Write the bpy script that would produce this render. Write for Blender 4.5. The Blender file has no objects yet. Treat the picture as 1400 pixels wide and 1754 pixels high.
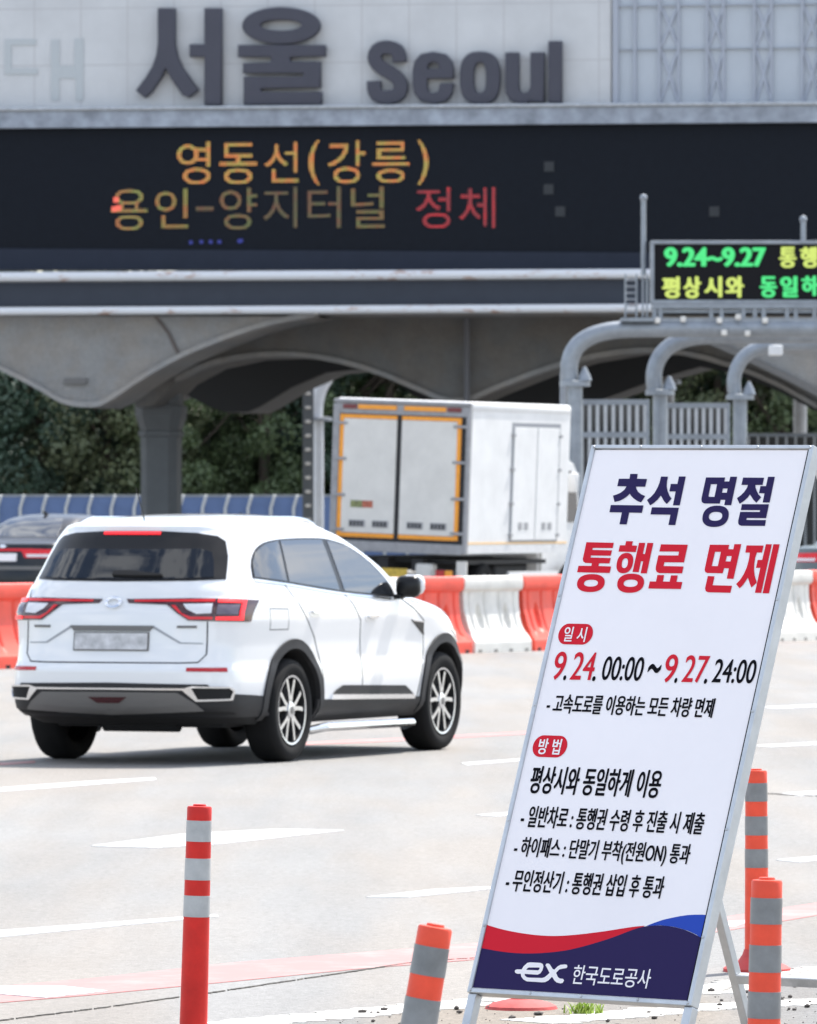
import bpy, bmesh, math, random
import numpy as np
from mathutils import Vector, Matrix
random.seed(7); rng = np.random.default_rng(7)
S = bpy.context.scene; COL = S.collection
R = math.radians
# ------------------------------------------------------------------ camera
F, CX, CY, CAMH = 12600.0, 700.0, 877.0, 1.70
EXP = 1.0
cd = bpy.data.cameras.new('camera'); cam = bpy.data.objects.new('camera', cd); COL.objects.link(cam)
cam.location = (0, 0, CAMH); cam.rotation_euler = (R(90), 0, 0)
cd.sensor_fit = 'HORIZONTAL'; cd.sensor_width = 30.0; cd.lens = F/1400*30.0
cd.clip_start = 0.5; cd.clip_end = 6000
cd.dof.use_dof = True; cd.dof.focus_distance = 22.9; cd.dof.aperture_fstop = 0.27/0.0138
S.camera = cam
# ------------------------------------------------------------------ light
SUN = Vector((0.315, 0.43, 0.78)).normalized()
sl = bpy.data.lights.new('sun', 'SUN'); sl.energy = 4.2; sl.angle = R(0.53); sl.color = (1.0, 0.95, 0.88)
so = bpy.data.objects.new('sun', sl); COL.objects.link(so); so.rotation_euler = SUN.to_track_quat('Z', 'Y').to_euler()
so.location = SUN*60
W = bpy.data.worlds.new('World'); S.world = W; W.use_nodes = True
wn, wl = W.node_tree.nodes, W.node_tree.links
bg = wn['Background']; bg.inputs[1].default_value = 0.135
sky = wn.new('ShaderNodeTexSky'); sky.sky_type = 'NISHITA'; sky.sun_disc = False
sky.sun_elevation = math.asin(SUN.z); sky.sun_rotation = math.atan2(SUN.x, SUN.y); sky.air_density = 1.0; sky.dust_density = 1.2
tc = wn.new('ShaderNodeTexCoord'); mp = wn.new('ShaderNodeMapping'); mp.inputs['Scale'].default_value = (1, 1, 2.6)
nz = wn.new('ShaderNodeTexNoise'); nz.inputs['Scale'].default_value = 5.5; nz.inputs['Detail'].default_value = 7; nz.inputs['Roughness'].default_value = 0.62
rp = wn.new('ShaderNodeValToRGB'); rp.color_ramp.elements[0].position = 0.46; rp.color_ramp.elements[1].position = 0.60
mx = wn.new('ShaderNodeMix'); mx.data_type = 'RGBA'; mx.inputs[7].default_value = (8.2, 8.5, 9.0, 1)
wl.new(tc.outputs['Generated'], mp.inputs[0]); wl.new(mp.outputs[0], nz.inputs[0]); wl.new(nz.outputs[0], rp.inputs[0])
wl.new(rp.outputs[0], mx.inputs[0]); wl.new(sky.outputs[0], mx.inputs[6]); wl.new(mx.outputs[2], bg.inputs[0])
S.view_settings.view_transform = 'Standard'; S.view_settings.look = 'None'
S.view_settings.exposure = EXP; S.view_settings.gamma = 1.0; S.view_settings.use_curve_mapping = False
S.render.engine = 'CYCLES'; S.cycles.use_denoising = True; S.cycles.max_bounces = 6; S.cycles.diffuse_bounces = 3
S.cycles.glossy_bounces = 3; S.cycles.transmission_bounces = 3; S.cycles.sample_clamp_indirect = 6

# ------------------------------------------------------------------ helpers
def at(px, py, Y):                       # a pixel of the photograph at depth Y
    return Vector(((px-CX)/F*Y, Y, CAMH-(py-CY)/F*Y))
def gnd(px, py, z=0.0):                  # a pixel on the ground
    Y = (CAMH-z)*F/(py-CY)
    return Vector(((px-CX)/F*Y, Y, z))
def lin(c):
    return tuple(((v/255+0.055)/1.055)**2.4 if v/255 > 0.04045 else v/255/12.92 for v in c)

def mat(name, col, rough=0.6, metal=0.0, noise=0.0, nscale=8.0, spec=0.5, coat=0.0, bump=0.0, bscale=40.0, emit=None, estr=1.0, ior=None):
    m = bpy.data.materials.new(name); m.use_nodes = True
    n, l = m.node_tree.nodes, m.node_tree.links; b = n['Principled BSDF']
    b.inputs['Base Color'].default_value = (*col, 1); b.inputs['Roughness'].default_value = rough
    b.inputs['Metallic'].default_value = metal; b.inputs['Specular IOR Level'].default_value = spec
    b.inputs['Coat Weight'].default_value = coat; b.inputs['Coat Roughness'].default_value = 0.04
    if ior: b.inputs['IOR'].default_value = ior
    if noise or bump:
        t = n.new('ShaderNodeTexCoord')
    if noise:
        z = n.new('ShaderNodeTexNoise'); z.inputs['Scale'].default_value = nscale; z.inputs['Detail'].default_value = 6; z.inputs['Roughness'].default_value = 0.65
        l.new(t.outputs['Object'], z.inputs[0])
        r = n.new('ShaderNodeMapRange'); r.inputs[1].default_value = 0.3; r.inputs[2].default_value = 0.7
        r.inputs[3].default_value = 1-noise; r.inputs[4].default_value = 1+noise*0.6
        l.new(z.outputs[0], r.inputs[0])
        x = n.new('ShaderNodeVectorMath'); x.operation = 'SCALE'; x.inputs[0].default_value = col
        l.new(r.outputs[0], x.inputs['Scale']); l.new(x.outputs[0], b.inputs['Base Color'])
    if bump:
        z2 = n.new('ShaderNodeTexNoise'); z2.inputs['Scale'].default_value = bscale; z2.inputs['Detail'].default_value = 4
        l.new(t.outputs['Object'], z2.inputs[0])
        bp = n.new('ShaderNodeBump'); bp.inputs['Strength'].default_value = bump; bp.inputs['Distance'].default_value = 0.02
        l.new(z2.outputs[0], bp.inputs['Height']); l.new(bp.outputs[0], b.inputs['Normal'])
    if emit:
        b.inputs['Emission Color'].default_value = (*emit, 1); b.inputs['Emission Strength'].default_value = estr
    return m
def led(name, rgb):                      # a lit LED colour, display value in, radiance out
    return mat(name, (0.01, 0.01, 0.01), 0.5, emit=tuple(v/2**EXP for v in lin(rgb)))

def leddots(m, pitch):                   # separate diodes with uneven brightness
    n, l = m.node_tree.nodes, m.node_tree.links; b = n['Principled BSDF']; col = b.inputs['Emission Color'].default_value[:]
    t = n.new('ShaderNodeTexCoord'); v = n.new('ShaderNodeVectorMath'); v.operation = 'SCALE'; v.inputs['Scale'].default_value = 1/pitch; l.new(t.outputs['Object'], v.inputs[0])
    f = n.new('ShaderNodeVectorMath'); f.operation = 'FRACTION'; l.new(v.outputs[0], f.inputs[0])
    c = n.new('ShaderNodeVectorMath'); c.operation = 'SUBTRACT'; c.inputs[1].default_value = (.5, .5, .5); l.new(f.outputs[0], c.inputs[0])
    k = n.new('ShaderNodeVectorMath'); k.operation = 'MULTIPLY'; k.inputs[1].default_value = (1, 0, 1); l.new(c.outputs[0], k.inputs[0])
    d = n.new('ShaderNodeVectorMath'); d.operation = 'LENGTH'; l.new(k.outputs[0], d.inputs[0])
    r = n.new('ShaderNodeMapRange'); r.inputs[1].default_value = .30; r.inputs[2].default_value = .46; r.inputs[3].default_value = 1.75; r.inputs[4].default_value = .12; l.new(d.outputs['Value'], r.inputs[0])
    z = n.new('ShaderNodeTexNoise'); z.inputs['Scale'].default_value = 4.0; z.inputs['Detail'].default_value = 4; l.new(t.outputs['Object'], z.inputs[0])
    q = n.new('ShaderNodeValToRGB'); q.color_ramp.elements[0].position = .36; q.color_ramp.elements[0].color = (min(1, col[0]*1.25), col[1]*.62, col[2]*.6, 1); q.color_ramp.elements[1].position = .64; q.color_ramp.elements[1].color = (col[0]*.72, min(1, col[1]*1.12), col[2]*.9, 1)
    l.new(z.outputs[0], q.inputs[0]); l.new(q.outputs[0], b.inputs['Emission Color']); l.new(r.outputs[0], b.inputs['Emission Strength']); return m
class MB:
    def __init__(s): s.v, s.f = [], []
    def add(s, vs, fs):
        o = len(s.v); s.v += [tuple(v) for v in vs]; s.f += [tuple(i+o for i in f) for f in fs]; return s
    def box(s, c, d, rot=None, bev=0.0):
        x, y, z = d[0]/2, d[1]/2, d[2]/2
        if bev:
            b = bmesh.new(); bmesh.ops.create_cube(b, size=1.0)
            for v in b.verts: v.co = Vector((v.co.x*d[0], v.co.y*d[1], v.co.z*d[2]))
            bmesh.ops.bevel(b, geom=list(b.edges), offset=bev, segments=2, affect='EDGES', profile=0.5)
            b.verts.index_update(); vs = [v.co.copy() for v in b.verts]; fs = [[v.index for v in f.verts] for f in b.faces]; b.free()
        else:
            vs = [Vector(p) for p in ((-x,-y,-z),(x,-y,-z),(x,y,-z),(-x,y,-z),(-x,-y,z),(x,-y,z),(x,y,z),(-x,y,z))]
            fs = [(0,3,2,1),(4,5,6,7),(0,1,5,4),(1,2,6,5),(2,3,7,6),(3,0,4,7)]
        M = Matrix.Translation(Vector(c))
        if rot is not None: M = M @ (rot.to_4x4())
        return s.add([M @ v for v in vs], fs)
    def bx(s, x0, x1, y0, y1, z0, z1, bev=0.0):
        return s.box(((x0+x1)/2, (y0+y1)/2, (z0+z1)/2), (abs(x1-x0), abs(y1-y0), abs(z1-z0)), None, bev)
    def tube(s, path, r, n=12, cap=True):
        P = [Vector(p) for p in path]; rs = r if isinstance(r, (list, tuple)) else [r]*len(P); vs, fs = [], []
        up = None
        for i, p in enumerate(P):
            t = (P[min(i+1, len(P)-1)]-P[max(i-1, 0)]).normalized()
            if up is None: up = t.orthogonal().normalized()
            up = (up-t*up.dot(t)); up = up.normalized() if up.length > 1e-6 else t.orthogonal().normalized()
            w = t.cross(up)
            for k in range(n):
                a = 2*math.pi*k/n; vs.append(p+(up*math.cos(a)+w*math.sin(a))*rs[i])
        for i in range(len(P)-1):
            for k in range(n):
                k2 = (k+1) % n; fs.append((i*n+k, i*n+k2, (i+1)*n+k2, (i+1)*n+k))
        if cap: fs.append(tuple(range(n-1, -1, -1))); fs.append(tuple((len(P)-1)*n+k for k in range(n)))
        return s.add(vs, fs)
    def lathe(s, prof, n=32, axis='Z', c=(0,0,0), tilt=None):
        vs, fs = [], []
        for (r, h) in prof:
            for k in range(n):
                a = 2*math.pi*k/n; x, y = r*math.cos(a), r*math.sin(a)
                p = Vector((x, y, h)) if axis == 'Z' else Vector((x, h, y))
                if tilt is not None: p = tilt @ p
                vs.append(p+Vector(c))
        for i in range(len(prof)-1):
            for k in range(n):
                k2 = (k+1) % n; q = (i*n+k, i*n+k2, (i+1)*n+k2, (i+1)*n+k); fs.append(q if axis == 'Z' else q[::-1])
        return s.add(vs, fs)
    def build(s, name, m, parent=None, smooth=False, angle=35):
        me = bpy.data.meshes.new(name); me.from_pydata(s.v, [], s.f); me.update()
        return link(name, me, m, parent, smooth, angle)
def link(name, me, m, parent=None, smooth=False, angle=35):
    o = bpy.data.objects.new(name, me); COL.objects.link(o); o.parent = parent
    me.materials.clear()
    for q in (m if isinstance(m, (list, tuple)) else [m]): me.materials.append(q)
    if smooth:
        me.shade_smooth()
        try: me.set_sharp_from_angle(angle=R(angle))
        except Exception: pass
    return o
def tag(o, label=None, cat=None, group=None, kind=None):
    if label: o['label'] = label
    if cat: o['category'] = cat
    if group: o['group'] = group
    if kind: o['kind'] = kind
    return o
def thing(name, label, cat, loc=(0,0,0), rz=0.0, group=None):
    o = bpy.data.objects.new(name, None); COL.objects.link(o); o.empty_display_size = 0.2
    o.location = loc; o.rotation_euler = (0, 0, rz); return tag(o, label, cat, group)
def copy_tree(o, parent=None):
    c = o.copy(); COL.objects.link(c); c.parent = parent
    for ch in [x for x in bpy.data.objects if x.parent == o]: copy_tree(ch, c)
    return c

def polyfill(polys, extrude=0.0, bevel=0.0):          # polygons (outlines and holes) -> filled mesh data in xy
    cu = bpy.data.curves.new('outline', 'CURVE'); cu.dimensions = '2D'; cu.fill_mode = 'BOTH'; cu.extrude = extrude
    cu.bevel_depth = bevel; cu.bevel_resolution = 1
    for p in polys:
        sp = cu.splines.new('POLY'); sp.points.add(len(p)-1); sp.use_cyclic_u = True
        for i, q in enumerate(p): sp.points[i].co = (q[0], q[1], 0, 1)
    o = bpy.data.objects.new('outline', cu); COL.objects.link(o)
    dg = bpy.context.evaluated_depsgraph_get(); dg.update()
    me = bpy.data.meshes.new_from_object(o.evaluated_get(dg))
    bpy.data.objects.remove(o); bpy.data.curves.remove(cu); return me
def textmesh(s, offset=0.0, extrude=0.0, spacing=1.0):
    cu = bpy.data.curves.new('words', 'FONT'); cu.body = s; cu.offset = offset; cu.extrude = extrude; cu.resolution_u = 6; cu.space_character = spacing
    o = bpy.data.objects.new('words', cu); COL.objects.link(o)
    dg = bpy.context.evaluated_depsgraph_get(); dg.update()
    me = bpy.data.meshes.new_from_object(o.evaluated_get(dg))
    bpy.data.objects.remove(o); bpy.data.curves.remove(cu); return me
def bold(me, d, dz=4e-5):                              # heavier strokes: the same outline laid over itself a little to each side
    v = [x.co.copy() for x in me.vertices]; f = [tuple(p.vertices) for p in me.polygons]; V, Fc = [], []
    for k, (sx, sy) in enumerate(((0, 0), (-1, 0), (1, 0), (-.5, .42), (.5, .42), (-.5, -.42), (.5, -.42))):
        o_ = len(V); V += [(c.x+sx*d, c.y+sy*d, c.z+k*dz) for c in v]; Fc += [tuple(i+o_ for i in q) for q in f]
    n = bpy.data.meshes.new('words'); n.from_pydata(V, [], Fc); bpy.data.meshes.remove(me); return n
def fit(me, x0, x1, y0, y1):                           # stretch mesh data into a box of its own plane
    c = np.array([v.co for v in me.vertices]); lo, hi = c.min(0), c.max(0)
    for v in me.vertices:
        v.co.x = x0+(v.co.x-lo[0])/(hi[0]-lo[0])*(x1-x0); v.co.y = y0+(v.co.y-lo[1])/(hi[1]-lo[1])*(y1-y0)
    return me
def ell(cx, cy, sx, sy, shear=0.0, n=2.3, k=40):
    out = []
    for i in range(k):
        a = 2*math.pi*i/k; c, s = math.cos(a), math.sin(a)
        x = math.copysign(abs(c)**(2/n), c)*sx; y = math.copysign(abs(s)**(2/n), s)*sy
        out.append((cx+x-shear*y/sy, cy+y))
    return out
def smooth_pts(p, it=1, closed=False):
    for _ in range(it):
        q = []
        for i in range(len(p)-1):
            a, b = p[i], p[i+1]
            q += [tuple(a[k]*.75+b[k]*.25 for k in range(len(a))), tuple(a[k]*.25+b[k]*.75 for k in range(len(a)))]
        p = [p[0]]+q+[p[-1]]
    return p

# ------------------------------------------------------------------ materials
def concrete(name, base, streak=(0.5, 0.866), s1=0.10, warm=(1.06, 0.985, 0.90)):
    m = bpy.data.materials.new(name); m.use_nodes = True; n, l = m.node_tree.nodes, m.node_tree.links; b = n['Principled BSDF']
    t = n.new('ShaderNodeTexCoord')
    def noise(sc, det, scale=None, rot=0):
        q = n.new('ShaderNodeTexNoise'); q.inputs['Scale'].default_value = sc; q.inputs['Detail'].default_value = det; q.inputs['Roughness'].default_value = 0.6
        mpp = n.new('ShaderNodeMapping'); l.new(t.outputs['Object'], mpp.inputs[0])
        if scale: mpp.inputs['Scale'].default_value = scale
        mpp.inputs['Rotation'].default_value = (0, 0, rot)
        l.new(mpp.outputs[0], q.inputs[0]); return q
    def rng_(q, a, c, lo=0.3, hi=0.7):
        r = n.new('ShaderNodeMapRange'); r.inputs[1].default_value = lo; r.inputs[2].default_value = hi; r.inputs[3].default_value = a; r.inputs[4].default_value = c
        l.new(q.outputs[0], r.inputs[0]); return r
    ang = math.atan2(streak[0], streak[1])
    parts = [rng_(noise(0.35, 5), 0.94, 1.04), rng_(noise(1.6, 4, (1, 0.06, 1), ang), 0.87, 1.06),
             rng_(noise(9, 5), 0.93, 1.05), rng_(noise(34, 4), 0.80, 1.16, 0.30, 0.70), rng_(noise(150, 2), 0.72, 1.2, 0.32, 0.68)]
    cur = parts[0].outputs[0]
    for p in parts[1:]:
        mm = n.new('ShaderNodeMath'); mm.operation = 'MULTIPLY'; l.new(cur, mm.inputs[0]); l.new(p.outputs[0], mm.inputs[1]); cur = mm.outputs[0]
    cm = n.new('ShaderNodeMix'); cm.data_type = 'RGBA'
    cm.inputs[6].default_value = (base, base*0.99, base*0.965, 1); cm.inputs[7].default_value = (base*warm[0], base*warm[1], base*warm[2], 1)
    w2 = rng_(noise(0.9, 3, (1, 0.12, 1), ang), 0, 1, 0.42, 0.6); l.new(w2.outputs[0], cm.inputs[0])
    v = n.new('ShaderNodeVectorMath'); v.operation = 'SCALE'; l.new(cm.outputs[2], v.inputs[0]); l.new(cur, v.inputs['Scale'])
    l.new(v.outputs[0], b.inputs['Base Color']); b.inputs['Roughness'].default_value = 0.85; b.inputs['Specular IOR Level'].default_value = 0.3
    bn = noise(160, 3); bp = n.new('ShaderNodeBump'); bp.inputs['Strength'].default_value = 0.6; bp.inputs['Distance'].default_value = 0.008
    l.new(bn.outputs[0], bp.inputs['Height']); l.new(bp.outputs[0], b.inputs['Normal'])
    return m
def worn(name, col, under, cover=0.45, scale=6.0):      # paint worn through to the surface below
    m = bpy.data.materials.new(name); m.use_nodes = True; n, l = m.node_tree.nodes, m.node_tree.links; b = n['Principled BSDF']
    t = n.new('ShaderNodeTexCoord'); q = n.new('ShaderNodeTexNoise'); q.inputs['Scale'].default_value = scale; q.inputs['Detail'].default_value = 9; q.inputs['Roughness'].default_value = 0.72
    l.new(t.outputs['Object'], q.inputs[0])
    r = n.new('ShaderNodeMapRange'); r.inputs[1].default_value = cover-0.10; r.inputs[2].default_value = cover+0.12; l.new(q.outputs[0], r.inputs[0])
    x = n.new('ShaderNodeMix'); x.data_type = 'RGBA'; x.inputs[6].default_value = (*under, 1); x.inputs[7].default_value = (*col, 1)
    l.new(r.outputs[0], x.inputs[0]); l.new(x.outputs[2], b.inputs['Base Color']); b.inputs['Roughness'].default_value = 0.75
    return m
M_ROAD = concrete('road_concrete', 0.252)
M_DIRT = concrete('verge_dirt', 0.205, warm=(1.12, 0.97, 0.80))
M_PAINT = worn('white_road_paint', (0.62, 0.62, 0.61), (0.33, 0.32, 0.31), 0.40, 16)
M_EDGE = worn('worn_edge_paint', (0.58, 0.57, 0.54), (0.27, 0.25, 0.22), 0.44, 9)
M_RED = worn('faded_red_road_paint', (0.40, 0.165, 0.155), (0.31, 0.26, 0.24), 0.40, 2.2)
M_CRACK = mat('crack_grey', (0.15, 0.14, 0.125), 0.95, noise=0.4, nscale=20)  # dark grey colour of the road cracks
M_WHITE = mat('white_car_paint', (0.71, 0.715, 0.72), 0.28, coat=1.0, spec=0.5)
M_GLASS = mat('tinted_glass', (0.012, 0.014, 0.018), 0.02, spec=0.5, ior=2.1)
M_REARGLASS = mat('dark_rear_glass', (0.010, 0.011, 0.013), 0.03, spec=0.5, ior=1.5)
M_GLOSSBLK = mat('gloss_black', (0.005, 0.005, 0.006), 0.3, spec=.3)
M_CLAD = mat('black_plastic_cladding', (0.020, 0.020, 0.022), 0.6, spec=.35, noise=0.15, nscale=6)
M_DARK = mat('wheel_well_black', (0.008, 0.008, 0.009), 0.9)
M_RUBBER = mat('tyre_rubber', (0.008, 0.008, 0.0085), 0.85, spec=.25, noise=0.3, nscale=5)
M_CHROME = mat('chrome', (0.75, 0.76, 0.78), 0.15, 1.0)
M_SILVER = mat('machined_alloy', (0.66, 0.67, 0.69), 0.25, 1.0)
M_SATIN = mat('satin_grey_trim', (0.13, 0.125, 0.12), 0.45)
M_SEAM = mat('panel_gap', (0.05, 0.052, 0.056), 0.8)
M_LAMPHOUSE = mat('dark_lamp_housing', (0.045, 0.006, 0.008), 0.15, coat=0.5)
M_LAMPRED = mat('red_lamp_lens', (0.40, 0.008, 0.014), 0.2, emit=(0.5, 0.006, 0.010), estr=0.25)
M_LAMPLIT = mat('lit_red_lamp', (0.5, 0.02, 0.02), 0.3, emit=(1.0, 0.022, 0.034), estr=0.62)
M_LAMPWHITE = mat('reversing_lamp_lens', (0.65, 0.65, 0.67), 0.12, coat=0.5)
M_REFLECT = mat('red_reflector', (0.42, 0.015, 0.02), 0.2)
M_PLATE = mat('plate_face', (0.52, 0.52, 0.53), 0.5, noise=0.35, nscale=13)
M_ALU = mat('aluminium', (0.50, 0.52, 0.54), 0.42, 0.75, noise=0.12, nscale=12)
M_ALUDULL = mat('weathered_aluminium', (0.48, 0.50, 0.52), 0.5, 0.7, noise=0.25, nscale=10)
M_BANNER = mat('white_banner', (0.83, 0.79, 0.80), 0.65, spec=.25, noise=.03, nscale=2.5, bump=.10, bscale=5)
M_NAVY = mat('navy_print', (0.026, 0.019, 0.078), 0.7, spec=0.08)
M_REDPRINT = mat('red_print', (0.60, 0.018, 0.034), 0.7, spec=0.08)
M_BLUE = mat('blue_print', (0.028, 0.070, 0.40), 0.7, spec=0.08)
M_BLACK = mat('black_print', (0.006, 0.006, 0.009), 0.8, spec=0.04)
M_ORANGE = mat('orange_rubber', (0.58, 0.020, 0.014), 0.55, spec=0.3, noise=0.2, nscale=9)
M_ORANGE2 = mat('sun_faded_orange_rubber', (0.74, 0.075, 0.036), 0.5, spec=0.3, noise=0.16, nscale=9)
M_REFLWHITE = mat('grey_reflective_band', (0.19, 0.197, 0.20), 0.45, noise=0.25, nscale=11)
M_BARRED = mat('red_barrier_plastic', (0.80, 0.080, 0.045), 0.5, noise=0.2, nscale=2.5)
M_BARWHITE = mat('white_barrier_plastic', (0.68, 0.66, 0.61), 0.5, noise=0.2, nscale=2.5)

# ------------------------------------------------------------------ ground and markings
def sheet(name, polys, m, z, label=None, cat=None, kind='structure'):
    mb = MB()
    for p in polys:
        n = len(p); mb.add([(q[0], q[1], z) for q in p]+[(q[0], q[1], -.01) for q in p], [tuple(range(n))]+[(i, i+n, (i+1) % n+n, (i+1) % n) for i in range(n)])
    o = mb.build(name, m); 
    o['kind'] = kind
    return o
mb = MB(); mb.add([(-900, -60, 0), (900, -60, 0), (900, 1500, 0), (-900, 1500, 0)], [(0, 1, 2, 3)]); o = mb.build('road', M_ROAD); o['kind'] = 'structure'
def G(*pts): return [tuple(gnd(*p))[:2] for p in pts]
def G_ccw(p):
    a = sum(p[i][0]*p[(i+1) % len(p)][1]-p[(i+1) % len(p)][0]*p[i][1] for i in range(len(p)))
    return p if a > 0 else p[::-1]
dashes = [[(155,1450),(310,1430),(470,1421.5),(590,1423),(380,1446),(270,1453)],
          [(-40,1598),(180,1582),(370,1568),(375,1571),(190,1588),(-40,1610)],
          [(-20,1352),(140,1340),(265,1333),(268,1336),(140,1346),(-20,1358)],
          [(628,1538),(740,1525),(840,1520),(870,1521),(760,1532),(700,1538)],
          [(815,1397),(880,1392),(980,1387),(985,1389),(890,1397),(850,1399)],
          [(1340,1360),(1440,1353),(1440,1360),(1370,1364)],
          [(1330,1474),(1440,1464),(1440,1471),(1370,1478)],
          [(1240,1580),(1290,1578),(1260,1588),(1225,1590)],
          [(1300,1212),(1440,1206),(1440,1209),(1330,1214)], [(1290,1278),(1440,1270),(1440,1274),(1320,1280)],
          [(790,1308),(930,1298),(935,1300),(800,1311)]]
sheet('lane_marking', [G_ccw(G(*p)) for p in dashes], M_PAINT, 0.004)
up = [(-40,1694),(150,1678),(400,1650),(600,1634),(800,1618),(1000,1596),(1240,1572),(1440,1541)]
dn = [(1440,1562),(1240,1596),(1000,1625),(800,1646),(600,1662),(400,1682),(150,1706),(-40,1722)]
red_polys = []
dn2 = dn[::-1]
for i in range(len(up)-1): red_polys.append(G_ccw(G(up[i], up[i+1], dn2[i+1], dn2[i])))
red_polys += [G_ccw(G((-20,1308),(60,1304),(60,1307),(-20,1312))), G_ccw(G((520,1272),(700,1264),(960,1250),(960,1255),(700,1269),(520,1277)))]
sheet('red_lane_marking', red_polys, M_RED, 0.0025)
sheet('lane_marking', [G_ccw(G((-40,1691),(20,1692),(110,1692),(185,1700),(78,1711.5),(-40,1702)))], M_PAINT, 0.006)
# verge of dirt at the roadside
sheet('dirt_verge', [G_ccw(G((180,1790),(420,1752),(560,1742),(700,1728),(830,1716),(980,1706),(1190,1697),(1300,1678),(1440,1664),(1440,1668+260),(180,1990)))], M_DIRT, 0.002)
def jitter_strip(pts, w, n=60, jit=0.3, name='road_crack', m=M_CRACK, z=0.005, gap=0.0):
    P = [gnd(*p) for p in pts]; L = [0]
    for a, b in zip(P, P[1:]): L.append(L[-1]+(b-a).length)
    polys = []; prev = None
    for i in range(n+1):
        t = L[-1]*i/n; k = max(j for j in range(len(L)-1) if L[j] <= t+1e-9)
        u = (t-L[k])/(L[k+1]-L[k]); p = P[k].lerp(P[k+1], u); d = (P[k+1]-P[k]).normalized(); q = Vector((-d.y, d.x, 0))
        ww = w*(1+random.uniform(-jit, jit)*1.6); c = p+q*random.uniform(-jit, jit)*w*1.4
        cur = (c-q*ww/2, c+q*ww/2)
        if prev is not None and random.random() > gap: polys.append([tuple(prev[0])[:2], tuple(cur[0])[:2], tuple(cur[1])[:2], tuple(prev[1])[:2]])
        prev = cur
    return sheet(name, polys, m, z)
jitter_strip([(-20,1752),(180,1727),(360,1702),(560,1672),(720,1648),(860,1640)], 0.007, 240, 0.5, gap=.06)
jitter_strip([(960,1352),(1130,1362),(1310,1360),(1440,1366)], 0.03, 60, 0.6, gap=.1)
jitter_strip([(1230,1700),(1300,1684),(1440,1652)], 0.02, 90, 0.7, gap=0.3)
jitter_strip([(350,1775),(440,1752),(560,1742),(700,1729),(840,1717),(900,1716)], 0.26, 60, 0.08, 'edge_line', M_EDGE, 0.0045)
jitter_strip([(900,1752),(1010,1745),(1200,1727),(1440,1716)], 0.26, 60, 0.08, 'edge_line', M_EDGE, 0.0045)
jitter_strip([(1185,1704),(1300,1682),(1440,1659)], 0.24, 40, 0.08, 'edge_line', M_EDGE, 0.0045)

# loose stones along the verge
def stones():
    mb = MB(); b = bmesh.new(); bmesh.ops.create_icosphere(b, subdivisions=1, radius=1.0); b.verts.index_update()
    iv = [v.co.copy() for v in b.verts]; fi = [tuple(v.index for v in f.verts) for f in b.faces]; b.free()
    for _ in range(340):
        px = random.uniform(560, 1430); py = random.uniform(1692, 1775)
        if py < 1752-0.075*(px-420)-2: continue
        c = gnd(px, py); r = 0.0022+0.012*random.random()**7; k = Vector((random.uniform(.7,1.4), random.uniform(.7,1.4), random.uniform(.5,.9)))
        mb.add([c+Vector((v.x*k.x, v.y*k.y, v.z*k.z))*r*random.uniform(.75,1.2)+Vector((0,0,r*.3+.004)) for v in iv], fi)
    return mb
o = stones().build('gravel', mat('dark_stones', (0.085, 0.075, 0.068), 0.9, noise=0.5, nscale=30)); o['kind'] = 'stuff'; o['label'] = 'loose dark stones scattered over the dirt verge'; o['category'] = 'gravel'
# grass tuft
mb = MB()
for i in range(110):
    a = random.uniform(0, 6.28); rr = abs(random.gauss(0, .03)); c = gnd(1003, 1738)+Vector((rr*math.cos(a)*1.3, rr*math.sin(a), 0.003))
    h = random.uniform(.015, .045)*(1.2-rr*6); h = max(h, .015); ln = Vector((random.uniform(-.7,.7), random.uniform(-.7,.7), 0))*h
    w = Vector((random.uniform(-1,1), random.uniform(-1,1), 0)).normalized()*.004
    mb.add([c-w, c+w, c+ln*.5+w*.7+Vector((0,0,h*.65)), c+ln*.5-w*.7+Vector((0,0,h*.65)), c+ln+Vector((0,0,h))], [(0,1,2,3), (3,2,4)])
tag(mb.build('weed_tuft', mat('weed_green', (0.30, 0.42, 0.06), 0.6, noise=0.4, nscale=40)), 'small green weed tuft growing beneath the white notice board', 'weed')

# ------------------------------------------------------------------ notice board (A-frame)
AL, LA, RO, PW, PH = R(39.177), R(19.895), R(-0.396), 0.875, 1.819
eu0 = Vector((math.cos(AL), -math.sin(AL), 0)); ev0 = Vector((math.sin(LA)*math.sin(AL), math.sin(LA)*math.cos(AL), math.cos(LA)))
EU = eu0*math.cos(RO)+ev0*math.sin(RO); EV = -eu0*math.sin(RO)+ev0*math.cos(RO); EN = EU.cross(EV)
BL = Vector(((801.33-CX)/F*22.9236, 22.9236, 0.2019))
sroot = Vector((BL.x, BL.y, 0))
PM = Matrix.Translation(BL-sroot) @ Matrix((EU, EV, EN)).transposed().to_4x4()     # board plane -> root
def uv(px, py):
    d = Vector(((px-CX)/F, 1, -(py-CY)/F)); c = Vector((0, 0, CAMH)); t = (BL-c).dot(EN)/d.dot(EN); q = c+d*t-BL
    return q.dot(EU), q.dot(EV)
sign = thing('notice_board', 'white A-frame notice board printed with navy and red Korean lettering', 'notice board', sroot)
def onboard(name, me, m, z, smooth=False):
    for v in me.vertices: v.co.z += z
    me.transform(PM); return link(name, me, m, sign, smooth)
def mbboard(name, mb, m, parent=None, smooth=False):
    me = bpy.data.meshes.new(name); me.from_pydata(mb.v, [], mb.f); me.transform(PM); return link(name, me, m, parent or sign, smooth)
fw = 0.016
mb = MB(); mb.bx(fw, PW-fw, fw, PH-fw, -0.012, 0.0); mbboard('panel', mb, M_BANNER)
mb = MB(); D = 0.038
mb.bx(0, fw, 0, PH, -D, 0.006, 0.003); mb.bx(PW-fw, PW, 0, PH, -D, 0.006, 0.003)
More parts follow.
